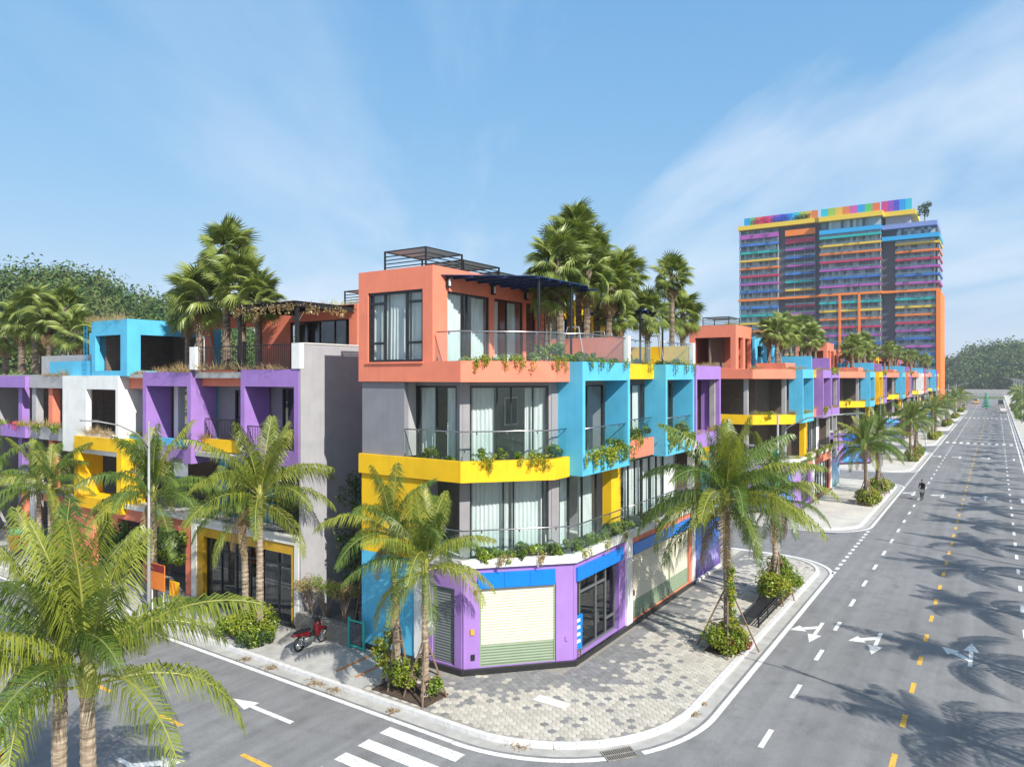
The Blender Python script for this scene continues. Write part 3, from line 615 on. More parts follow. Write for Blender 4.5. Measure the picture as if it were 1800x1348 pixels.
    w_ = MB(); FF.box(w_, fx(37.08), fx(41.25), -.3, -.11, .12, 3.4); w_.build('shop_wall', M['concrete'], C)
    for xx in (37.3, 40.9): MB().box(X(xx),X(xx+.3),13.5,13.8,.1,11.2).build('pillar', M['concrete'], C)
    # --- slabs, party walls and back walls
    slabA = [(X(20.92),21.42),(X(20.92),16.35),(X(24.0),13.42),(X(28.78),13.42),(X(28.78),21.42)]
    slabA2 = [(X(21.02),21.42),(X(21.02),16.42),(X(23.5),14.08),(X(28.78),14.08),(X(28.78),21.42)]
    for z, sp in ((3.7,slabA),(7.1,slabA2),(10.85,slabA2)): MB().prism(sp, z, z+.25).build('floor_slab', M['white' if fin else 'concrete'], A)
    for z in (3.7,7.1,10.85):
        MB().box(X(28.92),X(36.98),14.08,21.4,z,z+.25).build('floor_slab', M['white' if fin else 'concrete'], B); MB().box(X(37.1),X(41.2),13.6 if z > 4 else 13.4,21.4,z,z+.25).build('floor_slab', M['concrete'], C)
    MB().box(X(28.92),X(36.98),13.4,14.07,3.7,3.95).build('ledge_slab', M['white'], B)
    yb = 17.3 if fin else 17.0
    for z0, z1 in ((.2,3.7),(3.95,7.1),(7.35,10.85)):
        MB().box(X(24.2),X(28.7),yb,yb+.15,z0,z1).box(X(24.2),X(24.35),yb+.15,21.3,z0,z1).build('inner_wall', M[core], A)
        MB().box(X(29.0),X(36.9),yb,yb+.15,z0,z1).build('inner_wall', M[core], B); MB().box(X(37.2),X(41.1),yb,yb+.15,z0,z1).build('inner_wall', M['brick'], C)
    for o_, xx, m_ in ((A,28.7,'lgrey' if fin else 'brick'),(B,36.85,core),(C,37.1,'brick'),(C,41.1,'brick')):
        for z0, z1 in ((.25,3.69),(3.96,7.09),(7.36,10.84)): MB().box(X(xx),X(xx+.1),14.35,21.3,z0,z1).build('party_wall', M[m_], o_)
    MB().box(X(21),X(41.2),21.42,21.5,.2,11.0).build('back_wall', M['grey'], A)
    # --- white ledge above the shops
    band(A, 'ledge', [(X(20.78),18.1),(X(20.78),16.25),(X(23.95),13.2),(X(28.9),13.2)], 3.92, 4.22, 'tilew', .24)
    band(B, 'ledge', [(X(28.91),13.2),(X(37.05),13.2)], 3.92, 4.22, 'tilew', .24)
    # --- second floor
    wy = MB(); LF.box(wy, .04, 3.36, -.3, -.04, 3.94, 7.05); wy.build('side_wall', M['yellow'], A)
    MB().box(X(21.1),X(21.75),18.2,18.5,4.0,7.1).build('return_wall', M['grey'], A)
    WL = Seg((X(21.6),19.3), (X(21.6),16.85)); WC = Seg((X(21.6),16.85), (X(24.05),14.4)); WF = Seg((X(24.05),14.4), (X(37),14.4)); wx = lambda x: x-24.05
    zs = (4.0, 7.08)
    if fin:
        window(A, WC, .28, 3.35, 4.05, 7.0, 0, (.42,.55,.93), ((0,.5),(.54,1)))
        window(A, WF, .55, 3.8, 4.05, 7.0, 0, (.25,.6), ((0,.32),(.6,1)))
        window(B, WF, wx(29.6), wx(32.6), 4.05, 7.0, 0, (.2,.5,.75), ((0,.22),(.5,1))); window(B, WF, wx(32.66), wx(35.4), 4.05, 7.0, 0, (.33,.66), ((0,.4),(.62,1)))
        w_ = MB(); WF.box(w_, wx(35.4), wx(36.95), -.2, .0, 3.95, 7.1); w_.build('panel_wall', M['white'], B)
    else:
        window(B, WF, wx(31.6), wx(35.4), 4.05, 7.0, 0, (.2,.4,.6,.8), ((0,.3),(.6,1))); w_ = MB(); WF.box(w_, wx(35.4), wx(36.95), -.2, .0, 3.95, 7.1); w_.build('panel_wall', M['white'], B)
        bar_rail(B, (X(31.5),13.4), (X(36.6),13.4), 4.2, .95, .16)
        for q in ((21.5,16.9),(24.0,14.5)): MB().box(X(q[0]),X(q[0]+.32),q[1],q[1]+.32,3.95,10.85).build('pillar', M['lgrey'], A)
        for q in ((29.2,14.5),): MB().box(X(q[0]),X(q[0]+.32),q[1],q[1]+.32,3.95,10.85).build('pillar', M['lgrey'], B)
    if fin:
        for z0, z1 in ((3.95,7.1),(7.35,10.84)):
            for sg_, q_ in ((WC,(-.12,.27,.06)),(WC,(3.36,3.46,.04)),(WF,(-.02,.54,.05))):
                g = MB(); sg_.box(g, q_[0], q_[1], -.12, q_[2], z0, z1); g.build('pier', M['pier'], A)
    yc = MB(); yc.box(X(28.42),X(29.35),13.95,14.38,3.95,7.1); yc.build('pier', M['yellow'], A)
    if fin:
        glass_rail(A, [(X(20.92),18.0),(X(20.92),16.32),(X(24.02),13.36),(X(28.9),13.36)], 4.2); glass_rail(B, [(X(28.95),13.36),(X(36.5),13.36)], 4.2)
    # --- band between second and third floor
    path = [(X(20.74),21.54),(X(20.74),16.27),(X(23.38),13.83),(X(24.5),13.83)]
    band(A, 'balcony_band', path, 7.08, 7.86, c_mid, .22)
    # --- third floor
    w_ = MB(); LF.box(w_, .05, 2.35, -.3, -.06, 7.86, 10.76); w_.build('side_wall', M['grey'], A)
    MB().box(X(21.1),X(21.6),19.16,19.4,7.86,10.8).build('return_wall', M['lgrey'], A)
    if fin:
        window(A, WL, .12, 2.2, 7.4, 10.62, 0, (.5,), ((0,.42),(.72,1))); 
        for sg_, q_ in ((WL,(2.2,2.5,.05,7.35)),(WL,(.0,2.2,.03,10.62)),(WC,(.28,3.35,.03,10.62))):
            g = MB(); sg_.box(g, q_[0], q_[1], -.12, q_[2], q_[3], 10.84); g.build('pier', M['grey'], A)
        window(A, WC, .28, 3.35, 7.4, 10.62, 0, (.34,.52,.8), ((0,.3),(.72,1)))
        window(A, WF, .7, 4.4, 7.4, 10.62, 0, (.3,.6), ((0,.6),)); window(B, WF, wx(29.2), wx(32.7), 7.4, 10.62, 0, (.3,.65), ((.1,.5),(.66,1))); window(B, WF, wx(33.1), wx(36.4), 7.4, 10.62, 0, (.25,.5,.8), ((.5,1),))
    # projecting frames
    portal(A, 'frame_box', FF, fx(24.5), fx(28.82), 7.12, 11.56, 1.1, .22, c_f1, .74, .74)
    portal(B, 'frame_box', FF, fx(32.9), fx(36.85), 7.12, 11.56, 1.1, .22, c_f2, .74, .74)
    portal(C, 'frame_box', FF, fx(37.08), fx(41.25), 7.12, 11.56, 1.1, .22, c_end, .74, .74)
    mb = MB().box(X(28.84),X(32.88),13.85,14.07,10.86,11.56); mb.build('balcony_band', M['yellow' if c_f1 == 'blue' else 'coral'], B)
    mb = MB().box(X(28.84),X(32.88),13.85,14.07,7.2,8.03); mb.build('balcony_band', M['coral' if c_mid == 'yellow' else 'yellow'], B)
    if fin:
        glass_rail(A, [(X(20.86),19.1),(X(20.86),16.34),(X(23.42),13.97),(X(24.48),13.97)], 7.86)
        for o_, a, b in ((A,24.74,28.58),(B,33.14,36.6)): glass_rail(o_, [(X(a),13.36),(X(b),13.36)], 7.86)
        glass_rail(B, [(X(28.9),13.95),(X(32.85),13.95)], 8.03, .95)
    # --- top band and terrace
    band(A, 'balcony_band', path, 10.78, 11.56, c_top, .22)
    MB().box(X(32.95),X(36.8),13.5,14.1,10.95,11.2).box(X(24.55),X(28.75),13.5,14.1,10.95,11.2).build('terrace_slab', M['concrete'], B)
    # --- penthouse of the corner house
    PW = Seg((X(20.78),21.58), (X(20.78),17.64)); PF = Seg((X(20.78),17.64), (X(28.86),17.64)); px = lambda x: x-20.78
    if fin:
        hol_l = [(.53,3.44,11.55,14.33)]; hol_f = [(px(21.66),px(24.45),11.3,14.3),(px(24.8),px(27.05),11.3,14.3),(px(27.28),px(28.1),11.3,14.3)]
    else: hol_l = [(.5,3.5,11.7,14.2)]; hol_f = [(px(21.5),px(22.9),11.6,14.2),(px(23.4),px(24.9),11.6,14.2)]
    w_ = wall(MB(), PW, 0, PW.len-.0, -.25, 0, 11.561, 15.2, hol_l); wall(w_, PF, .25, PF.len if fin else px(25.3), -.25, 0, 11.12, 15.2, hol_f)
    xe = 28.86 if fin else 25.3
    w_.box(X(20.781), X(xe), 21.36, 21.58, 11.12, 15.2).box(X(xe-.2), X(xe), 17.9, 21.36, 11.12, 15.2); w_.build('penthouse_wall', M[c_top], A)
    MB().box(X(21.04),X(xe-.21),17.9,21.34,14.9,15.12).build('roof', M['concrete'], A)
    if fin:
        window(A, PW, .53, 3.44, 11.55, 14.33, -.1, (.3,.7), ((0,.28),(.31,.69),(.72,.95)), rows=((.27,0,.3),(.27,.7,1),(.84,0,.3),(.84,.7,1)), fw=.1)
        sl = MB(); PW.box(sl, .46, 3.51, -.05, .09, 11.48, 11.548); sl.build('window_sill', M['coral'], A)
        window(A, PF, px(21.66), px(24.45), 11.3, 14.3, -.1, (.48,), ((0,.42),(.7,1))); window(A, PF, px(24.8), px(27.05), 11.3, 14.3, -.1, (.45,), ((0,.3),(.55,.9)))
        dd = window(A, PF, px(27.28), px(28.1), 11.3, 14.3, -.1, (), (), gm='dglass', name='louvre_door')
        for k in range(14): q = MB(); PF.box(q, px(27.34), px(28.04), -.1, -.04, 11.5+k*.19, 11.53+k*.19); q.build('slat', M['frame'], dd)
        MB().box(X(21.1),X(28.6),20.6,20.7,11.2,14.9).build('inner_wall', M['room'], A)
        for xx in (21.62, 24.62, 27.18): wall_light(A, xx, 17.62, 14.62)
        # flat awning of tinted sheets on two posts
        aw = [(X(21.25),17.62),(X(23.55),14.72),(X(27.35),14.55),(X(28.7),15.2),(X(28.7),17.62)]
        aws = thing('awning', 'dark blue sheet awning on slim steel posts above the coral roof terrace', 'awning', (X(25),16,11.2))
        MB().prism(aw, 14.86, 14.885).build('sheet', M['awn'], aws)
        for k in range(9):
            x = 22.0+k*.8; y0_ = max(14.62, 14.72+(23.55-x)*1.26) if x < 23.55 else 14.65
            MB().box(x-.03,x+.03,y0_,17.6,14.78,14.858).build('rafter', M['navy'], aws)
        for k in range(5):
            y = 15.0+k*.6; MB().box(max(21.3, 23.55-(y-14.72)*.79)+.05, 28.6, y-.025, y+.025, 14.83, 14.857).build('purlin', M['navy'], aws)
        for px_, py_ in ((23.95,14.9),(26.45,14.85)): MB().box(px_-.04,px_+.04,py_-.04,py_+.04,11.2,14.78).build('post', M['frame'], aws)
        roof_frame(A, 21.5, 18.6, 15.15, 2.3, 2.2); roof_frame(A, 23.9, 18.6, 15.15, 2.6, 2.0, .75); roof_frame(A, 26.7, 18.8, 15.15, 2.0, 1.8, .6)
        tag(MB().lathe([(.0,0),(.42,.0),(.45,.1),(.45,.5),(.3,.62),(0,.64)], 16, (22.6,19.6,15.15)).build('water_tank', M['navy'], None, True), 'round blue water tank inside the slatted roof cage', 'tank')
        glass_rail(A, [(X(20.86),17.5),(X(20.86),16.34),(X(23.42),13.97),(X(24.6),13.97),(X(24.75),13.42),(X(28.7),13.42)], 11.56, 1.1)
        glass_rail(B, [(X(29.05),13.96),(X(32.85),13.96)], 11.56, 1.1); glass_rail(B, [(X(33.0),13.4),(X(36.7),13.4)], 11.56, 1.1)
        MB().box(X(28.7),X(28.95),13.28,13.5,11.561,12.75).build('divider_post', M['white'], B); MB().box(X(28.72),X(28.93),13.5,17.6,11.2,12.72).build('divider_wall', M['coral'], B)
        MB().box(X(36.78),X(37.02),13.28,13.5,11.561,12.75).build('divider_post', M['white'], B); MB().box(X(36.8),X(37.0),13.5,21.4,11.2,12.6).build('divider_wall', M['yellow'], B)
        BF = Seg((X(28.95),18.2), (X(37),18.2))
        w_ = wall(MB(), BF, 0, 7.9, -.2, 0, 11.12, 14.7, [(1.5,3.1,11.3,13.9),(4.1,5.7,11.3,13.9)]); w_.box(X(28.95),X(36.85),21.2,21.4,11.12,14.7).box(X(36.65),X(36.85),18.4,21.2,11.12,12.2); w_.build('penthouse_wall', M['yellow'], B)
        window(B, BF, 1.5, 3.1, 11.3, 13.9, -.1, (.5,), ((0,1),)); window(B, BF, 4.1, 5.7, 11.3, 13.9, -.1, (.5,), ((0,1),)); MB().box(X(28.95),X(36.85),18.0,21.4,14.7,14.9).build('roof', M['yellow'], B)
        for xx in (31.0, 34.2): wall_light(B, xx-.4, 18.18, 14.2)
        aw2 = thing('awning', 'smaller dark blue awning on posts behind the patterned glass balustrade', 'awning', (35.2,15.5,11.2)); MB().prism([(33.4,18.1),(33.4,14.7),(36.6,14.7),(36.6,18.1)], 14.3, 14.325).build('sheet', M['awn'], aw2)
        for k in range(6): MB().box(33.5+k*.6,33.55+k*.6,14.72,18.08,14.22,14.298).build('rafter', M['navy'], aw2)
        for xx in (33.5, 36.4): MB().box(xx-.04,xx+.04,14.8,14.88,11.2,14.22).build('post', M['frame'], aw2)
        ld = thing('ladder', 'black iron ladder fixed to the coral penthouse wall under the palms', 'ladder', (28.4,17.5,11.2))
        for dx_ in (-.2,.2): MB().box(28.4+dx_-.015,28.4+dx_+.015,17.46,17.49,11.25,15.5).build('rail', M['iron'], ld)
        for k in range(13): MB().box(28.215,28.585,17.465,17.485,11.5+k*.3,11.52+k*.3).build('rung', M['iron'], ld)
    else:
        MB().box(X(21.1),X(25.0),19.9,20.0,11.2,14.9).build('inner_wall', M['brick'], A); roof_frame(A, X(21.4), 18.4, 15.15, 3.0, 2.2, .8)
        MB().box(X(26.2),X(28.7),17.2,17.4,11.2,12.7).build('terrace_wall', M['blue'], A); MB().prism([(X(24.4),14.6),(X(27.0),14.4),(X(27.8),15.2),(X(27.8),17.1),(X(24.6),17.1)], 11.2, 12.1).build('planter', M['coral'], A)
        MB().box(X(28.6),X(28.85),13.4,17.4,11.2,12.75).build('divider_wall', M['blue'], A); MB().box(X(36.8),X(37.05),13.4,20,11.2,12.75).build('divider_wall', M['purple'], B)
        BF = Seg((X(29.0),18.4), (X(37),18.4)); w_ = wall(MB(), BF, 0, 7.8, -.2, 0, 11.12, 14.6, [(1.0,3.0,11.4,13.8),(4.3,6.4,11.4,13.8)]); w_.box(X(29),X(36.8),21.2,21.4,11.12,14.6).box(X(36.6),X(36.8),18.6,21.2,11.12,14.6).box(X(29),X(36.8),18.6,21.2,14.4,14.55); w_.build('penthouse_wall', M[('purple','blue','coral','yellow','purple')[n % 5]], B)
        MB().box(X(29.2),X(36.5),20,20.1,11.2,14.4).build('inner_wall', M['brick'], B)
CB = [('coral','yellow','blue','blue','purple','blue'), ('coral','yellow','blue','purple','purple','purple'), ('coral','yellow','blue','yellow','purple','sign'), ('coral','yellow','blue','coral','purple','blue'), ('coral','yellow','white','coral','blue','blue'), ('coral','yellow','blue','purple','yellow','blue')]
for n in range(6): corner_block(n, n == 0, CB[n])
# ---------------------------------------------------------------- the row along the left street
LS = Seg((20.8, 70), (20.8, 25.3)); ly = lambda y: 70-y
def at_x(x): return Seg((x, 70), (x, 25.3))
L1 = thing('terraced_house', 'purple framed house with grey side wall, black pergola and gold shop front', 'house', (21, 29, 0), 'shop houses along the left street')
L2 = thing('terraced_house', 'unglazed purple framed house beside the coral parapet on the left street', 'house', (21, 37, 0), 'shop houses along the left street')
L3 = thing('terraced_house', 'unglazed white framed house with light blue roof room on the left street', 'house', (21, 44, 0), 'shop houses along the left street')
L4 = thing('terraced_house', 'unglazed purple and grey house at the far end of the left street row', 'house', (21, 53, 0), 'shop houses along the left street')
MB().box(20.83,31,25.2,25.295,0,11.3).box(21.02,31,25.201,25.599,11.3,12.42).build('side_wall', M['sidew'], L1); MB().box(21.0,31.05,25.17,25.63,12.42,12.47).build('coping', M['tilew'], L1)
MB().box(20.76,21.0,25.19,25.72,11.32,12.45).build('parapet_post', M['white'], L1); MB().box(20.76,21.0,33.0,33.5,11.32,12.45).build('parapet_post', M['white'], L1)
f = wall(MB(), LS, ly(33.42), ly(25.3), -.3, 0, 0, 3.9, [(ly(33.0),ly(25.6),.0,3.56)]); f.build('shop_frame', M['white'], L1)
f = wall(MB(), LS, ly(32.99), ly(25.61), -.3, -.05, 0, 3.55, [(ly(32.5),ly(25.85),.0,3.1)]); f.build('gold_surround', M['gold'], L1)
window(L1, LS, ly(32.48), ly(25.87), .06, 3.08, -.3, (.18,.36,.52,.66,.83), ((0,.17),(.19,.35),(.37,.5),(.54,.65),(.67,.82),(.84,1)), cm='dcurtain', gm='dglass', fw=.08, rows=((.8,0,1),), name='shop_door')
MB().box(20.6,21.0,25.4,33,0,.06).build('door_step', M['granite'], L1)
MB().box(20.7,21.1,25.28,33.44,3.9,3.98).build('ledge', M['tilew'], L1)
for z in (3.7, 7.0, 10.9): MB().box(21.0,29,25.62,33.4,z,z+.2).build('floor_slab', M['lgrey'], L1)
bar_rail(L1, (20.86,33.2), (20.86,25.5), 3.98, 1.0, .1)
S22 = at_x(22.3); S21 = at_x(21.4)
w_ = wall(MB(), S22, ly(33.4), ly(25.6), -.2, 0, 3.9, 7.0, [(ly(32.6),ly(29.6),4.0,6.6),(ly(29.0),ly(26.2),4.0,6.6)]); w_.build('recess_wall', M['blue'], L1)
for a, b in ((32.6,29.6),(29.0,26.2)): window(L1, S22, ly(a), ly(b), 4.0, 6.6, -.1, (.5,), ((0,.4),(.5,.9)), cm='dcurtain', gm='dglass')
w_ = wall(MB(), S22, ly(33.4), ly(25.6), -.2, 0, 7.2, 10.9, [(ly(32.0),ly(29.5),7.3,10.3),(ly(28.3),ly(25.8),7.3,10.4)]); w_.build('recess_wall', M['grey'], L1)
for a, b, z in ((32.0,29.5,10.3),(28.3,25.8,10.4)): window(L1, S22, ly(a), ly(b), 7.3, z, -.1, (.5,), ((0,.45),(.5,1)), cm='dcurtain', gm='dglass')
portal(L1, 'frame_box', LS, ly(29.41), ly(25.31), 6.97, 11.3, 1.4, .3, 'purple', .7, .78)
MB().box(21.4,21.6,29.42,33.42,10.5,11.3).build('balcony_band', M['coral'], L1); MB().box(21.4,21.6,29.42,33.42,7.25,7.85).build('balcony_band', M['yellow'], L1)
bar_rail(L1, (20.95,29.1), (20.95,25.65), 7.67, 1.0, .12); bar_rail(L1, (21.5,33.3), (21.5,29.5), 7.85, 1.0, .12)
bar_rail(L1, (20.92,32.98), (20.92,25.74), 11.32, 1.1, .13)
MB().box(21.0,29,25.6,33.4,11.1,11.2).build('terrace_floor', M['concrete'], L1)
SP = at_x(24.6); w_ = wall(MB(), SP, ly(39.0), ly(25.62), -.2, 0, 11.2, 14.5, [(ly(37.6),ly(33.5),11.3,13.7),(ly(30.6),ly(26.2),11.3,13.8)]); w_.box(24.8,31,25.64,25.84,11.2,14.5).box(24.6,31,25.86,39,14.3,14.48); w_.build('penthouse_wall', M['coral'], L1)
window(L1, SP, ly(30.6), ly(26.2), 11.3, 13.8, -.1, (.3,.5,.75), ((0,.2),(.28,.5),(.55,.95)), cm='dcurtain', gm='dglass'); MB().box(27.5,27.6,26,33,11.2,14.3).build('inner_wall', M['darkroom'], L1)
roof_frame(L1, 26.0, 26.2, 14.5, 2.2, 1.8, .9)
pg = thing('pergola', 'black iron roof terrace pergola hung with dry vines behind the bar railing', 'pergola', (23, 28, 11.2))
for x in (21.25, 26.4):
    for y in (25.95, 30.1): MB().box(x-.07,x+.07,y-.07,y+.07,11.2,14.1).build('post', M['iron'], pg)
for y in (25.9, 30.1): MB().box(21.1,26.5,y-.06,y+.06,14.1,14.3).build('beam', M['iron'], pg)
for x in (21.2, 26.4): MB().box(x-.06,x+.06,25.97,30.03,14.1,14.28).build('beam', M['iron'], pg)
for k in range(9): MB().box(21.3,26.3,26.2+k*.45,26.26+k*.45,14.28,14.34).build('rafter', M['iron'], pg)
MB().box(21.05,26.55,25.85,30.2,14.342,14.36).build('roof_sheet', M['frame'], pg)
for x0, y0, x1, y1 in ((21.32,25.9,22.1,25.9),(21.2,26.03,21.2,26.8),(21.2,29.9,21.2,29.2)):
    MB().tube([(x0,y0,13.5),(x0+(x1-x0)*.35,y0+(y1-y0)*.35,13.9),(x1,y1,14.1)], .025, 6).build('scroll_bracket', M['iron'], pg)
# second house
portal(L2, 'frame_box', LS, ly(37.9), ly(33.44), 6.6, 11.2, 1.4, .34, 'purple', .7, .72); MB().box(21.4,21.6,37.92,40.38,10.3,11.1).build('balcony_band', M['coral'], L2)
for z in (3.7, 7.0, 10.9): MB().box(21.0,29,33.45,41.4,z,z+.2).build('floor_slab', M['concrete'], L2)
MB().box(25.5,25.6,33.5,41.3,.2,10.9).build('inner_wall', M['brick'], L2)
for y, m in ((33.5,'blue'),(36.9,'white'),(39.2,'dgrey')): MB().box(22.2,22.6,y,y+.4,7.2,10.9).build('pillar', M[m], L2)
MB().box(21.4,21.6,33.46,41.3,6.9,7.7).build('balcony_band', M['blue'], L2)
f = wall(MB(), LS, ly(41.3), ly(33.44), -.3, -.06, 0, 3.75, [(ly(40.6),ly(38),0,3.1),(ly(37.2),ly(34),0,3.1)]); f.build('shop_frame', M['coral'], L2)
MB().box(20.7,21.1,33.46,41.4,3.76,3.95).build('ledge', M['tilew'], L2); MB().box(21.05,21.12,33.5,41.3,3.2,3.7).build('gold_surround', M['gold'], L2)
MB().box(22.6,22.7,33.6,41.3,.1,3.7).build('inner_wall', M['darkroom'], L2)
# light blue roof room
def roof_room(par, x0, x1, y0, y1, z0, z1, m):
    a = Seg((x0,y1),(x0,y0)); b = Seg((x0,y0),(x1,y0)); w_ = wall(MB(), a, 0, y1-y0, -.25, 0, z0, z1, [(.4,y1-y0-.7,z0+.3,z1-.85)]); wall(w_, b, .25, x1-x0, -.25, 0, z0, z1, [(.75,x1-x0-.4,z0+.3,z1-.85)])
    w_.box(x0+.001,x1,y1-.2,y1,z0,z1).box(x1-.25,x1,y0+.25,y1-.2,z0,z1).box(x0+.25,x1-.25,y0+.25,y1-.2,z1-.35,z1-.2); w_.build('roof_room', M[m], par); MB().box(x0+.5,x1-.5,y1-.6,y1-.5,z0,z1-.4).box(x1-1.2,x1-1.1,y0+.4,y1-.7,z0,z1-.4).build('inner_wall', M['brick'], par)
roof_room(L3, 20.85, 26.6, 39.57, 43.45, 11.0, 14.15, 'blue')
MB().box(22.5,22.7,43.5,47.2,11.1,13.7).build('terrace_wall', M['blue'], L3); MB().box(21.2,21.4,43.5,49.5,11.0,11.9).build('terrace_wall', M['blue'], L3); MB().box(21.8,22.0,43.6,52,11.0,12.3).build('terrace_wall', M['lgrey'], L3)
lad = thing('ladder', 'blue painted ladder beside the light blue roof room', 'ladder', (20.7,43.9,11))
for d_ in (0,.35): MB().box(20.72,20.75,43.75+d_,43.78+d_,11.1,13.9).build('rail', M['deepblue'], lad)
for k in range(9): MB().box(20.725,20.745,43.78,44.1,11.35+k*.28,11.38+k*.28).build('rung', M['deepblue'], lad)
# third house
portal(L3, 'frame_box', LS, ly(46.87), ly(40.4), 6.5, 11.02, 1.6, .3, 'white', 1.2, .78); MB().box(20.801,21.1,44.0,46.55,7.69,10.25).build('pier', M['white'], L3); MB().box(21.9,22.2,40.42,40.7,7.2,10.9).build('pillar', M['blue'], L3)
portal(L3, 'frame_box', Seg((20.6,70),(20.6,25.3)), ly(45.0), ly(39.7), 3.4, 7.5, 1.4, .5, 'yellow', .65, .7)
for z in (3.7, 7.0, 10.9): MB().box(21.3,29,41.45,49.6,z,z+.2).build('floor_slab', M['concrete'], L3)
MB().box(24.6,24.7,41.5,49.6,.2,10.9).build('inner_wall', M['brick'], L3)
MB().box(20.8,21.1,43.2,45.9,0,3.6).build('shop_wall', M['coral'], L3); MB().box(20.9,21.1,45.92,49.6,3.2,3.7).build('beam', M['coral'], L3); MB().box(20.75,21.1,43.2,50,3.7,3.95).build('ledge', M['concrete'], L3)
# fourth house
MB().box(21.1,21.35,46.9,52.0,10.25,11.0).build('balcony_band', M['lgrey'], L4); MB().box(20.85,21.1,52.02,60,10.25,11.0).build('balcony_band', M['purple'], L4)
MB().box(21.1,21.35,46.9,52.0,7.0,7.75).build('balcony_band', M['lgrey'], L4); MB().box(20.85,21.1,52.02,60,7.0,7.75).build('balcony_band', M['purple'], L4)
for y, m in ((49.3,'coral'),(51.6,'lgrey'),(53.6,'purple')): MB().box(21.3,21.75,y,y+.55,.0,10.25).build('pillar', M[m], L4)
for z in (3.7, 7.0, 10.9): MB().box(21.4,29,49.65,60,z,z+.2).build('floor_slab', M['concrete'], L4)
MB().box(24.6,24.7,49.7,60,.2,10.9).build('inner_wall', M['brick'], L4); MB().box(20.8,21.1,52,52.5,0,3.7).build('shop_wall', M['coral'], L4); MB().box(20.8,21.1,50.6,51.2,0,3.7).build('shop_wall', M['white'], L4); MB().box(20.75,21.1,50.1,60,3.72,3.95).build('ledge', M['concrete'], L4)
MB().box(20.86,29,60.01,60.25,0,11.0).build('end_wall', M['lgrey'], L4); MB().box(20.86,21.3,59.4,60,.0,10.24).build('pillar', M['purple'], L4)
# ---------------------------------------------------------------- resort tower far beyond the rows
def ramp_c(i): return [(.42,.1,.42),(.05,.2,.62),(.01,.42,.42),(.72,.5,.06),(.75,.2,.04),(.5,.03,.1),(.4,.08,.4),(.03,.15,.5)][i % 8]
TC = [plain('tower_colour', ramp_c(i), .5) for i in range(8)]
M['tor'] = plain('tower_orange', (.85,.22,.03), .6); M['tye'] = plain('tower_yellow', (.8,.56,.05), .6); M['tbl'] = plain('tower_blue', (.02,.36,.72), .6); M['tdk'] = plain('tower_dark_wall', (.09,.095,.12), .8); M['tlv'] = plain('tower_lavender', (.2,.28,.6), .6)
def glazing():
    m, nt, b = newmat('tower_glazing'); t = N(nt, 'ShaderNodeTexCoord'); mpn = N(nt, 'ShaderNodeMapping'); nt.links.new(t.outputs['Object'], mpn.inputs[0]); mpn.inputs['Scale'].default_value = (1,.9,.3)
    v = N(nt, 'ShaderNodeTexWhiteNoise'); fl = N(nt, 'ShaderNodeVectorMath', operation='FLOOR'); nt.links.new(mpn.outputs[0], fl.inputs[0]); nt.links.new(fl.outputs[0], v.inputs[0])
    r = ramp(nt, [(0,(.05,.075,.09)),(.45,(.12,.18,.2)),(.7,(.3,.4,.42)),(1,(.42,.5,.5))]); nt.links.new(v.outputs[0], r.inputs[0]); nt.links.new(r.outputs[0], b.inputs['Base Color']); b.inputs['Roughness'].default_value = .25; return m
M['glz'] = glazing(); M['tglass'] = glassmat('tower_balcony_glass', (.6,.75,.78), .12)
XT = 313.0; ty = lambda u, x=XT: on_x(u, 600, x)[0]
tw = thing('resort_tower', 'tall grey resort tower with rainbow balcony bands and coloured roof screen', 'tower', (XT+10, 55, 0))
def section(u0, u1, x, floors, shift, z0, sp, big=.7):
    y1, y0 = ty(u0, x), ty(u1, x)
    for k in range(floors):
        z = z0 - sp*k
        if z < 1: break
        MB().box(x+.6, x+.9, y0+.3, y1-.3, z+.5, z+sp-.1).build('glazing', M['glz'], tw)
        bg_ = big if k == 0 else 0
        MB().box(x-.9, x+1.2, y0, y1, z-.25-bg_*.4, z+.6+bg_).build('balcony_band', TC[(k+shift) % 8], tw)
        MB().box(x-.86, x-.82, y0+.1, y1-.1, z+.5+bg_, z+1.45).build('balcony_glass', M['tglass'], tw)
        for j in range(int((y1-y0)/4)+1): MB().box(x-.3, x+.59, y0+.3+j*4-.08, y0+.3+j*4+.08, z+.5, z+sp-.1).build('mullion', M['lgrey'], tw)
        C_ = []
        for j in range(5): C_.append((x-.95, y0+(y1-y0)*random.random(), z+.55))
        if random.random() < .75: obj('balcony_planting', leafcloud('balcony_planting', M['dark'], [(c[0]-tw.location.x, c[1]-tw.location.y, c[2]) for c in C_], [.5]*5, 14, .22), tw)
XM = XT-2
for k in range(20):
    z = 61.4-3.02*k
    if z < 45 : break
    MB().box(XT-.4, XT+17, ty(1652.5), ty(1645)-.02, z-.25, z+.6).build('wrapped_band', TC[(k+3) % 8], tw); MB().box(XT+.5, XT+16, ty(1650.5), ty(1647.9), z+.6, z+2.7).build('side_glazing', M['glz'], tw)
MB().box(XT+1, XT+22, ty(1551), ty(1301), 0, 73.5).build('core', M['tdk'], tw); MB().box(XT+1.01, XT+21.9, ty(1648), ty(1551)-.01, 0, 67.6).build('core', M['tdk'], tw)
section(1301, 1369, XT, 21, 0, 70.2, 3.36); section(1381, 1434, XT+1, 21, 5, 66.8, 3.36); section(1441, 1549, XM, 21, 2, 66.3, 3.28, 0); section(1574, 1645, XT, 21, 3, 61.4, 3.02, 0)
MB().box(XT-1, XT+1, ty(1434), ty(1381), 69.2, 71.6).build('orange_band', M['tor'], tw)
MB().box(XM+1.1, XT+.95, ty(1549,XM), ty(1441,XM), 0, 73).build('bay_core', M['tdk'], tw)
zl = 43.35
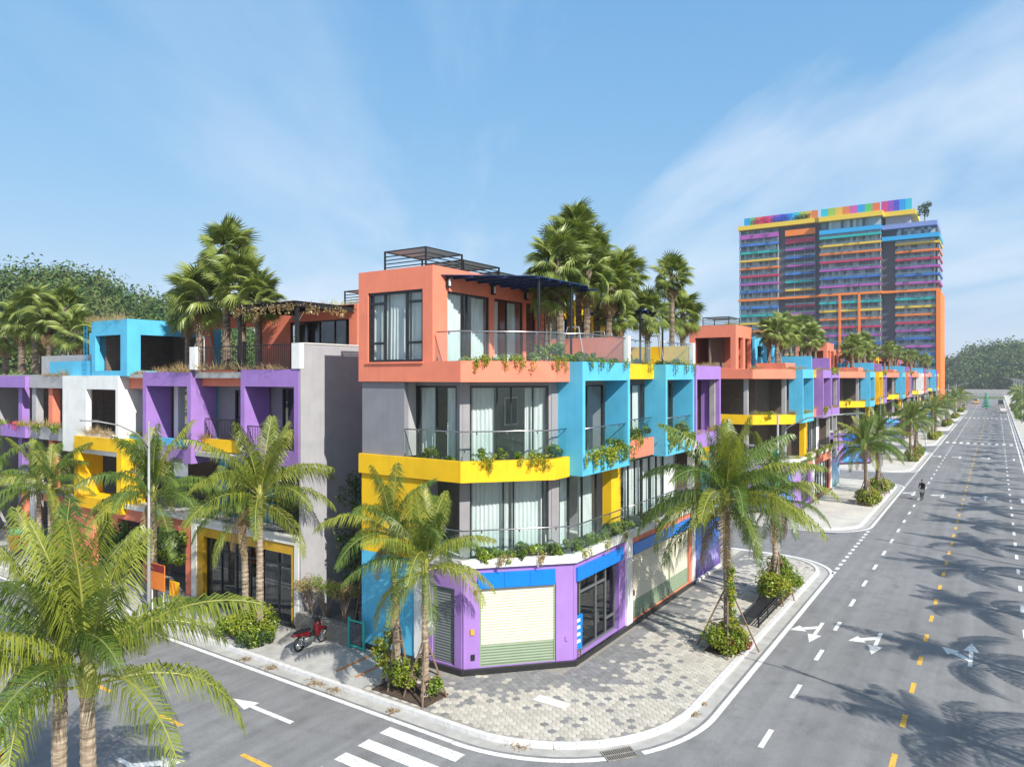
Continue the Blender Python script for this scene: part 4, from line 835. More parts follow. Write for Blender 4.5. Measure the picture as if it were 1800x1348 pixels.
MB().box(XT-1.3, XT+.95, ty(1440), ty(1299), zl-.3, zl+.6).build('orange_belt', M['tor'], tw); MB().box(XM-1.2, XM+.9, ty(1549,XM)-.4, ty(1440,XM), zl-.29, zl+.61).build('orange_belt', M['tor'], tw); MB().box(XT-1.3, XT+.95, ty(1652), ty(1551), zl-.3, zl+.6).build('orange_belt', M['tor'], tw)
for u in (1477, 1511): MB().box(XM-1.3, XM-.1, ty(u+2,XM), ty(u-2,XM), 0, zl-.3).build('orange_pier', M['tor'], tw)
MB().box(XT-1.5, XT+24, ty(1654), ty(1646), 0, zl-.31).build('end_wall', M['tor'], tw)
MB().box(XT-1.6, XT+5, ty(1440), ty(1299), 73.6, 75.4).build('roof_band', M['tye'], tw); MB().box(XM-1.6, XT+3, ty(1550,XM)-.5, ty(1440.6,XM), 73.1, 75.0).build('roof_band', M['tye'], tw); MB().box(XT-1.0, XT+18, ty(1610), ty(1551.5), 72.8, 74.6).build('roof_band', M['tye'], tw)
MB().box(XM-1.2, XM+1, ty(1549,XM), ty(1441,XM), 67.9, 69.6).build('blue_band', M['tbl'], tw); MB().box(XT-1.6, XT+20, ty(1648), ty(1551), 67.7, 69.4).build('blue_band', M['tlv'], tw); MB().box(XT-1.8, XT+20, ty(1652), ty(1551), 63.2, 64.8).build('blue_band', M['tbl'], tw); MB().box(XT+1, XT+16, ty(1600), ty(1556), 69.4, 72.8).build('plant_room', M['lgrey'], tw)
MB().box(XM+.6, XM+.9, ty(1548,XM), ty(1442,XM), 69.7, 73).build('glazing', M['glz'], tw); MB().box(XT+.6, XT+.9, ty(1644), ty(1576), 64.9, 67.6).build('glazing', M['glz'], tw)
SCR = [(.02,.33,.7),(.1,.5,.15),(.72,.16,.06),(.6,.05,.14),(.55,.05,.25),(.3,.06,.45),(.06,.08,.55),(.01,.3,.75),(.03,.5,.65),(.3,.5,.08),(.7,.45,.05),(.7,.2,.06),(.55,.1,.4)]
SM = [plain('screen_colour', c, .5) for c in SCR]
def screen(u0, u1, x, z0, z1, k, sh):
    a, b = ty(u0, x), ty(u1, x)
    for i in range(k):
        ya, yb_ = a+(b-a)*i/k, a+(b-a)*(i+1)/k; MB().box(x, x+.25, yb_+.02, ya-.02, z0, z1).build('screen_panel', SM[(i+sh) % 13], tw)
screen(1308, 1438, XT-.6, 75.41, 78.7, 12, 0); screen(1443, 1547, XM-.6, 75.01, 78.3, 8, 8); screen(1549, 1603, XT-.2, 74.61, 79.0, 5, 4)
def letters(txt, u0, u1, x, z, h, m):
    c0 = bpy.data.curves.new('lettering', 'FONT'); dg = None; a, b = ty(u0, x), ty(u1, x); n_ = len(txt)
    for i, ch in enumerate(txt):
        if ch == ' ': continue
        cu = bpy.data.curves.new('letter', 'FONT'); cu.body = ch; cu.size = h*1.35; cu.extrude = .12; cu.align_x = 'CENTER'
        o = bpy.data.objects.new('tmp', cu); COL.objects.link(o); bpy.context.view_layer.update(); me = bpy.data.meshes.new_from_object(o.evaluated_get(bpy.context.evaluated_depsgraph_get())); bpy.data.objects.remove(o)
        me.materials.clear(); me.materials.append(m); off = wl(tw); y = a+(b-a)*(i+.5)/n_
        obj('letter', me, tw, (x-off.x, y-off.y, z-off.z), (R_(90), 0, R_(-90)))
letters('IBIZA', 1321, 1352, XT-.95, 75.6, 2.7, plain('magenta_letter', (.55,.02,.12), .4)); letters('PARTY', 1358, 1392, XT-.95, 75.6, 2.7, plain('blue_letter', (.03,.1,.6), .4)); letters('RESORT', 1397, 1425, XT-.95, 75.7, 1.9, M['iron'])
# ---------------------------------------------------------------- wooded hills
def hill(name, pts, thick, label, per, leaf, ntree, tr, jit):
    """pts: (u, v_top, depth). ridge from photo, built as a ridge of earth with a wood on it"""
    ridge = []
    for u, v, d in pts:
        p = d*FW + (u-900)/FX*d*RT; ridge.append((p[0], p[1], CAMH+(HY-v)/FX*d))
    RP = np.array(ridge); mb = MB(); K = 10; n = len(ridge); dirv = np.array([FW[0], FW[1]])
    for i in range(n):
        for k in range(K+1):
            t = k/K*2-1; h = max(-.3, (RP[i,2]-tr*.9)*(1-t*t)**1.0); w_ = thick*t
            mb.v.append((RP[i,0]+dirv[0]*w_, RP[i,1]+dirv[1]*w_, h))
    for i in range(n-1):
        for k in range(K): mb.f.append((i*(K+1)+k, (i+1)*(K+1)+k, (i+1)*(K+1)+k+1, i*(K+1)+k+1))
    h_ = struct(mb.build('hill', M['ground'], None, True))
    Cn, Rd = [], []
    for j in range(ntree):
        s = RNG.random()*(n-1); i = int(s); f = s-i; p = RP[i]*(1-f)+RP[i+1]*f; t = -RNG.random()**1.3*.98+ .06
        zz = max(0, (p[2]-tr*.9)*(1-t*t)); r = tr*(.55+.6*RNG.random()); base = np.array([p[0]+dirv[0]*thick*t, p[1]+dirv[1]*thick*t, zz])
        for q in range(7):
            Cn.append(base + np.array([RNG.normal(0,r*.38), RNG.normal(0,r*.38), r*(.15+.75*RNG.random())])); Rd.append(r*(.3+.2*RNG.random()))
    o = obj('forest', leafcloud('forest', M['forest'], Cn, Rd, per, leaf, flat=.3)); stuff(o, label, 'forest'); return o
hill('left', [(-220,560,250),(-120,545,240),(-40,540,230),(20,518,222),(70,494,218),(115,482,215),(150,486,215),(190,500,215),(240,520,218),(300,532,222),(360,545,228),(430,570,235),(520,610,240)], 75, 'dense green wooded hill behind the light blue roof room', 40, .5, 560, 9.5, 0)
hill('right', [(1560,660,700),(1620,650,680),(1655,640,660),(1685,628,650),(1715,617,640),(1745,609,640),(1775,609,640),(1810,610,640),(1880,606,640),(1990,620,640),(2100,640,640)], 150, 'dark hazy wooded hill at the end of the main road', 26, 1.15, 760, 16, 0)
struct(MB().box(420, 470, -60, 60, -.28, -.1).build('grass_verge', plain('green_verge', (.1,.14,.03), .9, 0, .4, .1)))
tag(MB().box(500, 504, -20, 25, -.3, 3.2).box(496, 499.9, -10, 35, -.3, 1.4).build('retaining_wall', M['concrete']), 'pale concrete embankment wall across the end of the main road', 'wall')
# ================================================================ vegetation
def frond_mesh(e0, droop, L_, N_, lmax, mats, seed, hang=.75, w=.03):
    """feather leaf: curved midrib with two rows of narrow drooping leaflets"""
    rg = np.random.default_rng(seed); K = 22; P = [np.zeros(3)]; T = []
    for i in range(K):
        a = R_(e0 - droop*((i+.5)/K)**1.35); T.append(np.array([math.cos(a), 0, math.sin(a)])); P.append(P[-1] + T[-1]*L_/K)
    T.append(T[-1]); P = np.array(P); T = np.array(T); tw_ = rg.normal(0, .25)
    mb = MB(); mb.tube([tuple(p) for p in P], [.026*(1-.85*i/K)+.004 for i in range(K+1)], 5); nf = len(mb.f)
    for i in range(N_):
        t = .14 + .86*(i+.5)/N_; x = t*K; k = min(int(x), K-1); f = x-k; p = P[k]*(1-f)+P[k+1]*f; tg = T[k]; nn = np.array([-tg[2],0,tg[0]])
        l = lmax*(math.sin(math.pi*(.13+.82*t))**.65)
        for sd in (-1, 1):
            j = rg.normal(0, .1, 3); up = .28 if t < .6 else .1
            d1 = np.array([0,sd,0])*.8 + tg*(.45+.35*t) + nn*up + j; d1 /= np.linalg.norm(d1)
            d2 = d1*.75 + np.array([0,0,-1])*hang*(.7+.6*rg.random()) + tg*.1; d2 /= np.linalg.norm(d2)
            ll = l*(.85+.3*rg.random()); m = p + d1*ll*.38; e = m + d2*ll*.66; wv = tg*w
            if rg.random() < .05: continue
            o = len(mb.v); mb.v += [tuple(p-wv*.5), tuple(p+wv*.5), tuple(m+wv), tuple(m-wv), tuple(e)]; mb.f += [(o,o+1,o+2,o+3), (o+3,o+2,o+4)]
    me = mb.mesh('frond', mats[0]); me.materials.append(mats[1]); mi = np.zeros(len(mb.f), np.int32); mi[:nf] = 1; me.polygons.foreach_set('material_index', mi); return me
CLS = [(84,20,.8),(70,45,.95),(56,75,1.0),(40,88,1.0),(24,88,1.0),(8,80,.97),(-18,58,.9)]
FR = {}
for kind, leaf in (('g','coco'),('y','cocoy'),('d','dry')):
    for c, (e0, dr, ls) in enumerate(CLS):
        if kind == 'd' and c < 5: continue
        for v in range(2): FR[kind,c,v] = frond_mesh(e0+random.uniform(-5,5), dr+random.uniform(-10,14), 3.3*ls, 88, .78, (M[leaf], M['rach' if kind == 'y' else 'rachg'] if kind != 'd' else M['dry']), 100+c*7+v*31+ord(kind[0]), (1.2+.2*c) if kind != 'd' else 1.6, .016)
def trunk_mesh(h, r0, r1, lean, m, ring=.09, sides=10, seed=0):
    rg = random.Random(seed); n = max(6, int(h/ring)); pts = []; rad = []
    for i in range(n+1):
        t = i/n; pts.append((lean[0]*t*t, lean[1]*t*t, h*t)); fl_ = .25*math.exp(-t*h/.35)
        rad.append((r0+(r1-r0)*t)*(1+fl_)*(1.07 if i % 2 else .95)*rg.uniform(.97,1.03))
    return MB().tube(pts, rad, sides).mesh('trunk', m)
def coconut(x, y, h, label, group=None, s=1.0, nf=15, lean=(0,0), yel=.5, dry=1, az=None, z=0, r=.13, cmax=6):
    p = thing('coconut_palm', label, 'palm', (x, y, z), group); sd = random.random()
    obj('trunk', trunk_mesh(h, r*1.15, r*.85, lean, M['trunk'], seed=int(sd*1e6)), p)
    obj('crown_shaft', MB().tube([(lean[0],lean[1],h-.15),(lean[0],lean[1],h+.35),(lean[0],lean[1],h+.75)], [r*1.1,r*1.25,.05], 8).mesh('crown_shaft', M['rach']), p)
    a = random.random()*6.28 if az is None else az
    for i in range(nf):
        t = i/(nf-1); c = min(cmax if i % 4 == 0 else min(cmax,5), int(t*(cmax+.6))); k = 'y' if random.random() < yel else 'g'
        obj('frond', FR[k,c,i % 2], p, (lean[0], lean[1], h+.35-.35*t), (random.uniform(-.12,.12), random.uniform(-.1,.1), a + 2.39996*i + random.uniform(-.25,.25)), s*random.uniform(.88,1.1))
    for i in range(dry): obj('frond', FR['d',6,i % 2], p, (lean[0], lean[1], h), (random.uniform(-.2,.2), .35, a+1.1+i*2.2), s*.75)
    return p
# foreground pair on the near pavement of the left street
g1 = 'coconut palms in the foreground'
coconut(7.15, 16.3, 4.8, 'coconut palm with brown dry fronds standing on the near pavement of the left street', g1, 1.12, 14, (.05,.0), .6, 0, .4, r=.15, cmax=4)
coconut(7.3, 15.3, 4.65, 'yellow-green coconut palm leaning beside its twin on the near pavement', g1, 1.15, 15, (.0,.1), .8, 0, 3.5, r=.155, cmax=5)
# corner pair, pair by the gold shop front, others along the left street
coconut(18.71, 16.22, 4.3, 'coconut palm with pale ringed trunk before the purple shop wall', None, .97, 18, (.0,.0), .6, 1, 1.0, r=.12)
coconut(18.89, 17.7, 5.2, 'dark-trunked coconut palm before the blue and yellow side wall', None, .9, 14, (-.1,.1), .35, 1, .3, r=.125)
coconut(19.0, 25.55, 5.75, 'bright green coconut palm before the gold-framed shop front', None, 1.14, 22, (.0,.0), .85, 1, .9, r=.14)
coconut(19.3, 26.9, 4.9, 'shorter coconut palm with dry brown sheath behind the bright green palm', None, .85, 9, (-.3,-.15), .5, 2, 2.9, r=.14)
coconut(19.0, 33.6, 5.1, 'coconut palm before the unglazed purple framed house', None, 1.15, 21, (.1,.2), .35, 2, .2, r=.14)
coconut(19.0, 44.2, 4.5, 'coconut palm with thin trunk before the yellow portal of the left street', None, 1.0, 14, (0,.1), .3, 0, .7)
coconut(19.1, 45.9, 4.6, 'darker coconut palm beside the coral pillars of the left street', None, 1.0, 12, (0,0), .2, 1, 1.9)
coconut(19.0, 52.3, 4.6, 'coconut palm at the far end of the left street row', None, 1.05, 14, (0,0), .3, 0)
# main road, near side: pairs outside each row
ORD = ('first','second','third','fourth','fifth','sixth','seventh')
coconut(28.9, 9.0, 5.9, 'large coconut palm with dry brown frond on the corner pavement by the cream shutters', None, 1.22, 24, (.05,.1), .4, 3, .0, r=.15)
coconut(29.75, 9.25, 5.2, 'coconut palm growing close behind the large one by the cream shutters', None, 1.1, 12, (.1,.1), .3, 1, 1.3)
coconut(36.3, 8.95, 5.1, 'coconut palm rising from a leafy bush beside the black bench', None, 1.1, 14, (0,.1), .35, 2, 2.4)
coconut(37.3, 9.1, 4.6, 'lower coconut palm behind the black bench near the first side street', None, .95, 10, (.1,.1), .3, 1, .6)
for n in range(1, 7):
    for k, (dx_, hh) in enumerate(((29.6,4.8),(30.5,4.5),(36.6,5.0),(37.6,4.6))):
        if n > 3 and k % 2: continue
        coconut(dx_+38*n, 9.15+.2*(k % 2), hh+random.uniform(-.3,.3), f'coconut palm on the pavement of the {ORD[n]} row along the main road', f'palms of the {ORD[n]} row', random.uniform(.95,1.12), 15 if n < 3 else 12, (random.uniform(-.2,.2),random.uniform(-.2,.2)), .35, 1)
# main road, far side: a long line
i = 0; x = 7.8
while x < 330:
    coconut(x, -6.05+random.uniform(-.2,.2), 5.3+random.uniform(-.3,.4), 'coconut palm in the long line on the far pavement of the main road', 'palms in line on the far pavement', random.uniform(1.0,1.2), 21 if x < 80 else 11, (random.uniform(-.2,.2),random.uniform(-.2,.2)), .35, 0); x += 7.7; i += 1
# ---------------------------------------------------------------- fan palms on the roofs
def fan_mesh(seed, m, spread=125, rad=.72, droop=.35):
    rg = np.random.default_rng(seed); mb = MB(); Lp = .58
    mb.tube([(0,0,0),(Lp*.5,0,.03),(Lp,0,.0)], [.022,.016,.012], 4); n = 24
    for i in range(n):
        a = R_(-spread+2*spread*i/(n-1)); r = rad*(1-.25*(abs(a)/R_(spread))**2)*rg.uniform(.9,1.08); hw = R_(spread)/n*1.02
        def pt(rr, aa, z): return (Lp+rr*math.cos(aa), rr*math.sin(aa), z - droop*(rr/rad)**2.2*.55)
        o = len(mb.v); mb.v += [pt(.03,a,0), pt(r*.55,a-hw,-.02), pt(r*.58,a,.03), pt(r*.55,a+hw,-.02), pt(r,a+rg.normal(0,.03),-.02-droop*.2*rg.random())]
        mb.f += [(o,o+1,o+2),(o,o+2,o+3),(o+1,o+4,o+2),(o+2,o+4,o+3)]
    return mb.mesh('fan_leaf', m)
FAN = [fan_mesh(i, M['fan'], 128, .6, .25+.15*i) for i in range(3)]; FAND = [fan_mesh(9, M['dry'], 95, .6, .9)]
ftr = {}
def fanpalm(x, y, z, h, label, group, s=1.0, nl=32, lean=(0,0), dry=4):
    p = thing('fan_palm', label, 'palm', (x, y, z), group); hk = round(h*2)/2
    obj('trunk', trunk_mesh(h, .15*s, .13*s, lean, M['ftrunk'], .13, 9, int(random.random()*1e6)), p); a0 = random.random()*6.28
    for i in range(nl):
        t = (i+.5)/nl; el = R_(86-132*t**1.15)
        obj('leaf', FAN[i % 3], p, (lean[0],lean[1],h-.1-.25*t), (random.uniform(-1.0,1.0), -el, a0+2.39996*i+random.uniform(-.3,.3)), s*random.uniform(.85,1.2)*(1.1 if t < .5 else 1))
    for i in range(dry): obj('leaf', FAND[0], p, (lean[0],lean[1],h-.4), (0, R_(62+random.uniform(-8,14)), a0+1.7*i), s*.9)
    return p
gA = 'fan palms in the clump on the corner roof terrace'
lbA = {u: 'fan palm in the middle of the dense clump on the corner roof terrace' for u in (1003,1030,1050,1090)}
lbA.update({962:'fan palm with its crown just over the corner of the larger dark blue awning', 1018:'tallest fan palm of the clump on the corner roof terrace', 1095:'lowest fan palm of the clump, beside the coral divider wall', 985:'broad fan palm rising behind the round stone planter', 1068:'fan palm of the clump standing before the yellow penthouse windows'})
for u, y, v, s in ((962,16.4,500,1.15),(985,15.8,452,1.35),(1003,16.6,425,1.35),(1030,15.6,470,1.35),(1050,16.4,440,1.3),(1068,15.4,495,1.25),(1090,16.2,475,1.2),(1018,17.0,392,1.2),(1095,15.2,545,1.0)):
    x, zc = on_y(u, v, y); fanpalm(x, y, 11.2, max(2.2, zc-11.2-.1), lbA[u], None if u in (962,1018,1095,985,1068) else gA, s*.88, 32, (random.uniform(-.2,.2),random.uniform(-.2,.2)))
for u, y, v, s, lb in ((1138,15.0,545,1.0,'dark fan palm at the left edge of the smaller awning'),(1181,14.6,482,1.0,'tall round-headed fan palm standing above the smaller dark blue awning'),(1200,14.9,548,1.1,'low spreading fan palm at the right end of the patterned glass balustrade')):
    x, zc = on_y(u, v, y); fanpalm(x, y, 11.2, max(2, zc-11.2), lb, None, s)
for u, x, v, s, lb in ((398,22.6,438,1.35,'tallest fan palm above the roof terrace of the purple house'),(352,22.4,520,1.45,'thick-trunked fan palm beside the white parapet post of the purple house'),(425,22.8,500,1.4,'bright yellow-green fan palm at the corner of the black pergola'),(455,23.0,520,1.15,'smaller fan palm half under the black pergola roof'),(330,23.2,545,1.1,'dark low fan palm beside the coral roof wall')):
    y, zc = on_x(u, v, x); fanpalm(x, y, 11.2, max(2, zc-11.2), lb, None, s)
for u, x, v, s in ((10,23,585,1.3),(38,22.6,560,1.4),(62,23,535,1.4),(88,22.7,560,1.45),(112,23.2,540,1.4),(130,22.8,580,1.3),(75,23.6,585,1.2)):
    y, zc = on_x(u, v, x); fanpalm(x, y, 11.2, max(1.8, zc-11.2), 'fan palm in the shaggy clump behind the blue terrace wall of the left street row', 'fan palms behind the blue terrace wall', s, 22, dry=6)
for n in range(1, 6):
    for k, xx in enumerate((24.9,26.0,27.1,29.9,31.5,33.4,35.2,38.0,39.4,40.4) if n < 3 else (25.2,26.8,31,34,38.4,40)):
        fanpalm(xx+38*n, (15.4,16.3,15.8)[k % 3], 11.2, random.uniform(3.2,4.9), f'fan palm on the roof terraces of the {ORD[n]} row', f'fan palms on the roofs of the {ORD[n]} row', random.uniform(1.0,1.3), 20 if n < 3 else 15, (random.uniform(-.3,.3),random.uniform(-.3,.3)), 3)
# white propping frames round the roof palms
def props(cx, cy, z, r, h, label):
    p = thing('palm_prop_frame', label, 'prop', (cx, cy, z), 'propping frames of the roof palms')
    tops = [(cx+.32*math.cos(a), cy+.32*math.sin(a), z+h) for a in (0,2.1,4.2)]
    for a, t in zip((0,2.1,4.2), tops): MB().tube([(cx+r*math.cos(a), cy+r*math.sin(a), z), t], .028, 6).build('prop', M['lampgrey'], p)
    MB().tube(tops+[tops[0]], .024, 6).build('ring', M['lampgrey'], p)
props(28.3,15.7,11.2,.9,2.0,'pale slanting props round the trunks of the corner terrace palms'); props(30.6,15.6,11.2,.8,1.9,'pale slanting props beside the yellow penthouse wall'); props(35.6,14.9,11.2,.8,1.9,'thin props round the palms under the smaller awning'); props(22.5,35.0,11.2,.9,1.9,'grey props round the thick-trunked palm by the white parapet post'); props(22.6,50.0,11.2,1.2,2.2,'grey props round the shaggy clump on the left street row')
for n in (1,2): props(26+38*n,15.8,11.3,.9,2.2,f'pale props in the round planter of the {ORD[n]} row')
# ---------------------------------------------------------------- shrubs, vines and grasses
def shrub(x, y, z, r, h, label, mats=('green',), group=None, per=150, leaf=.06, k=9, name='shrub', cat='shrub', stem=True, seed=None):
    p = thing(name, label, cat, (x, y, z), group)
    for mi, m in enumerate(mats):
        C = []; R2 = []
        for j in range(k):
            a = random.random()*6.28; q = math.sqrt(random.random()); C.append((r*q*.75*math.cos(a), r*q*.75*math.sin(a), h*(.25+.6*random.random()*(1-.35*q)))); R2.append(min(r,h)*random.uniform(.3,.46))
        obj('foliage', leafcloud('foliage', M[m], C, R2, per, leaf), p)
    if stem:
        for j in range(3):
            a = random.random()*6.28; obj('stem', MB().tube([(0,0,0),(r*.25*math.cos(a),r*.25*math.sin(a),h*.35),(r*.5*math.cos(a),r*.5*math.sin(a),h*.7)], [.018,.014,.006], 5).mesh('stem', M['bark']), p)
    return p
def vine(x, y, z, w_, drop, nx, ny, label, m='lime', group=None, n=260, leaf=.04):
    """trailing plant: a cushion on the parapet and strands hanging down the outside; nx, ny points outward"""
    p = thing('trailing_vine', label, 'vine', (x, y, z), group); tx, ty_ = -ny, nx; C = []
    S_ = max(3, int(w_*7)); st = RNG.normal(0, w_*.28, S_); dl = drop*(.3+.7*RNG.random(S_))
    for j in range(n):
        if j % 3 == 0: a = RNG.normal(0, w_*.32); o_ = RNG.normal(.05,.12); zz = abs(RNG.normal(.06,.1))
        else: q = RNG.integers(S_); f = RNG.random(); a = st[q]+RNG.normal(0,.05); o_ = .09+RNG.random()*.07; zz = -dl[q]*f+.05
        C.append((tx*a+nx*o_, ty_*a+ny*o_, zz))
    C = np.array(C); U = rdirs(n)*(leaf*(.7+.7*RNG.random(n)))[:,None]; V = np.cross(U, rdirs(n))*.6
    obj('foliage', leafmesh('foliage', M[m], C, U, V), p)
    for j in range(min(6, S_)): obj('strand', MB().tube([(tx*st[j]-nx*.05, ty_*st[j]-ny*.05, .0), (tx*st[j]+nx*.1, ty_*st[j]+ny*.1, .03), (tx*st[j]+nx*.12, ty_*st[j]+ny*.12, -dl[j])], .006, 4).mesh('strand', M['bark']), p)
    return p
def grass(x0, y0, x1, y1, z, h, label, m='dryg', group=None, n=500, name='dry_grass', sp=.16, lean=(0,0)):
    """a strip of thin wild grass blades"""
    kc = max(3, int(math.hypot(x1-x0,y1-y0)*1.3)); cc = RNG.random(kc); ch_ = .35+.9*RNG.random(kc); qi = RNG.integers(kc, size=n); t = np.clip(cc[qi]+RNG.normal(0,.28/math.hypot(x1-x0,y1-y0)+.01,n),0,1); B = np.column_stack([x0+(x1-x0)*t+RNG.normal(0,sp*.5,n), y0+(y1-y0)*t+RNG.normal(0,sp*.5,n), np.full(n, 0.)]) - np.array([(x0+x1)/2,(y0+y1)/2,0])
    d = RNG.normal(0,.75,(n,3)); d[:,2] = 1; d[:,0] += lean[0]; d[:,1] += lean[1]; d /= np.linalg.norm(d, axis=1)[:,None]; l = h*(.3+.7*RNG.random(n))*ch_[qi]; U = d*(l/2)[:,None]; V = np.cross(d, rdirs(n))*.011
    o = obj(name, leafmesh(name, M[m], B+U, U, V), None, ((x0+x1)/2, (y0+y1)/2, z)); o['kind'] = 'stuff'; tag(o, label, 'grass'); return o
def along(P, Q, k): return [(P[0]+(Q[0]-P[0])*(i+.5)/k, P[1]+(Q[1]-P[1])*(i+.5)/k) for i in range(k)]
ch = .7071
for y in (26.3, 27.4, 28.6, 29.8): vine(21.2, y, 14.12, 1.0, .45, -1, 0, 'dry brown creeper hanging from the black pergola beam', 'dryg', 'creepers on the black pergola', 260, .05)
for x in (22, 23.4, 25): vine(x, 25.9, 14.12, 1.0, .4, 0, -1, 'dry creeper along the alley side of the black pergola', 'dryg', 'creepers on the alley side of the pergola', 200, .05)
# corner house: roof terrace
for i, (x, y) in enumerate(along((21.3,16.9),(23.6,14.5),5)+along((24.2,14.25),(28.4,13.75),6)):
    shrub(x, y, 11.2, .38, random.uniform(.55,.95), 'leafy pot shrub behind the glass balustrade of the coral roof terrace', ('green',) if i % 3 else ('green','lime'), 'shrubs behind the roof terrace glass', 110, .055, 6, 'pot_shrub')
for x, y, nx, ny, w_ in ((21.3,15.8,-ch,-ch,.7),(22.2,14.95,-ch,-ch,.9),(23.7,13.85,0,-1,.8)): vine(x, y, 11.58, w_, .5, nx, ny, 'yellow-green trailing vine over the coral band of the corner house', 'lime', 'vines over the coral band')
for x in (25.0,25.8,26.8,28.4): vine(x, 13.25, 11.58, .5, .5, 0, -1, 'thin green vine hanging over the blue frame under the roof terrace', 'green', 'vines over the blue frames', 120)
vine(29.6,13.85,11.58,1.1,.6,0,-1,'dense yellow vine over the small yellow band','lime',None,300); vine(32.3,13.85,11.58,.5,.55,0,-1,'narrow yellow vine at the right end of the small yellow band','lime',None,120)
for x in (34.0,35.3,36.5): vine(x, 13.25, 11.58, .45, .55, 0, -1, 'thin green vine hanging over the second blue frame at roof level', 'green', 'vines over the second blue frame', 120)
for i, (x, y) in enumerate(along((29.2,14.3),(32.7,14.3),4)+along((33.2,13.8),(36.4,13.8),4)): shrub(x, y, 11.2, .36, random.uniform(.6,.9), 'dark leafy shrub behind the patterned balustrade glass of the middle house', ('dark','green'), 'shrubs behind the patterned glass', 70, .05, 6, 'pot_shrub')
# round stone planter on the corner terrace
pt = tag(MB().lathe([(1.0,0),(1.05,.0),(1.05,.5),(.95,.52),(.9,.45)], 28, (25.9,15.6,11.2)).build('round_planter', M['tilew'], None, True), 'low round stone planter on the corner roof terrace', 'planter')
for k in range(4): shrub(25.9+.5*math.cos(k*1.57), 15.6+.5*math.sin(k*1.57), 11.65, .45, .8, 'lush green bush in the round stone planter on the roof terrace', ('green',), 'bushes in the round planter', 130, .06, 6)
# third floor
for i, (x, y) in enumerate(along((21.2,18.8),(21.2,16.9),3)+along((21.5,16.3),(23.6,14.4),4)): shrub(x, y, 7.55, .3, random.uniform(.55,1.1), 'small pot plant behind the glass above the yellow band', ('green',) if i % 2 else ('dark','lime'), 'pot plants above the yellow band', 70, .05, 5, 'pot_shrub')
for x, y, nx, ny in ((21.45,15.62,-ch,-ch),(22.75,14.42,-ch,-ch),(23.0,14.2,-ch,-ch)): vine(x, y, 7.88, .75, .5, nx, ny, 'yellow-green trailing vine over the yellow band of the corner house', 'lime', 'vines over the yellow band')
shrub(23.9, 14.15, 7.6, .4, .9, 'grey-green round bush at the right end of the yellow band', ('green','dark'), None, 80, .05, 6, 'pot_shrub')
for k in range(4): vine(25.3+.9*k, 13.25, 7.9, 1.2, .75, 0, -1, 'bushy green vine spilling from the sill of the first blue frame', 'green' if k % 2 else 'lime', 'vines on the first blue sill', 420, .055)
shrub(28.1,13.6,7.8,.4,.8,'leafy plant at the right corner of the first blue sill',('green',),None,120,.055,6,'pot_shrub')
for k in range(2): vine(29.5+1.6*k, 13.85, 8.05, 1.0, .65, 0, -1, 'yellow vine trailing over the small coral band', 'lime', 'vines over the small coral band', 260)
for x in (30.0,31.2,32.3): shrub(x, 14.15, 7.9, .4, random.uniform(.6,.95), 'dark green pot plant above the small coral band', ('dark','green'), 'pot plants above the small coral band', 70, .05, 6, 'pot_shrub')
for k in range(4): vine(33.6+.9*k, 13.25, 7.9, 1.1, .7, 0, -1, 'bushy green vine spilling from the sill of the second blue frame', 'green' if k % 2 else 'lime', 'vines on the second blue sill', 380, .055)
for x in (34.2,35.9): shrub(x,13.6,7.8,.4,.9,'leafy plant standing in the second blue frame',('green','lime'),'plants in the second blue frame',80,.055,6,'pot_shrub')
# ledge above the shops
for i, (x, y) in enumerate(along((21.5,16.0),(23.8,13.85),7)+along((24.3,13.75),(36.6,13.75),20)):
    shrub(x, y, 4.0, .42, random.uniform(.45,.8)*(1.25 if 3 < i < 10 else 1), 'low green plant in the planted strip behind the glass above the shops', ('green',) if i % 3 else ('dark','green'), 'plants in the strip above the shops', 120 if i < 16 else 80, .06, 6, 'ledge_plant')
for x, y, nx, ny in ((21.9,15.1,-ch,-ch),(22.9,14.2,-ch,-ch),(24.6,13.2,0,-1),(26.3,13.2,0,-1),(28.2,13.2,0,-1),(31.5,13.2,0,-1),(34.4,13.2,0,-1)): vine(x, y, 4.24, .55, .45, nx, ny, 'flowering vine hanging over the white ledge above the shops', 'lime' if nx == 0 else 'dryg', 'vines over the white ledge', 140)
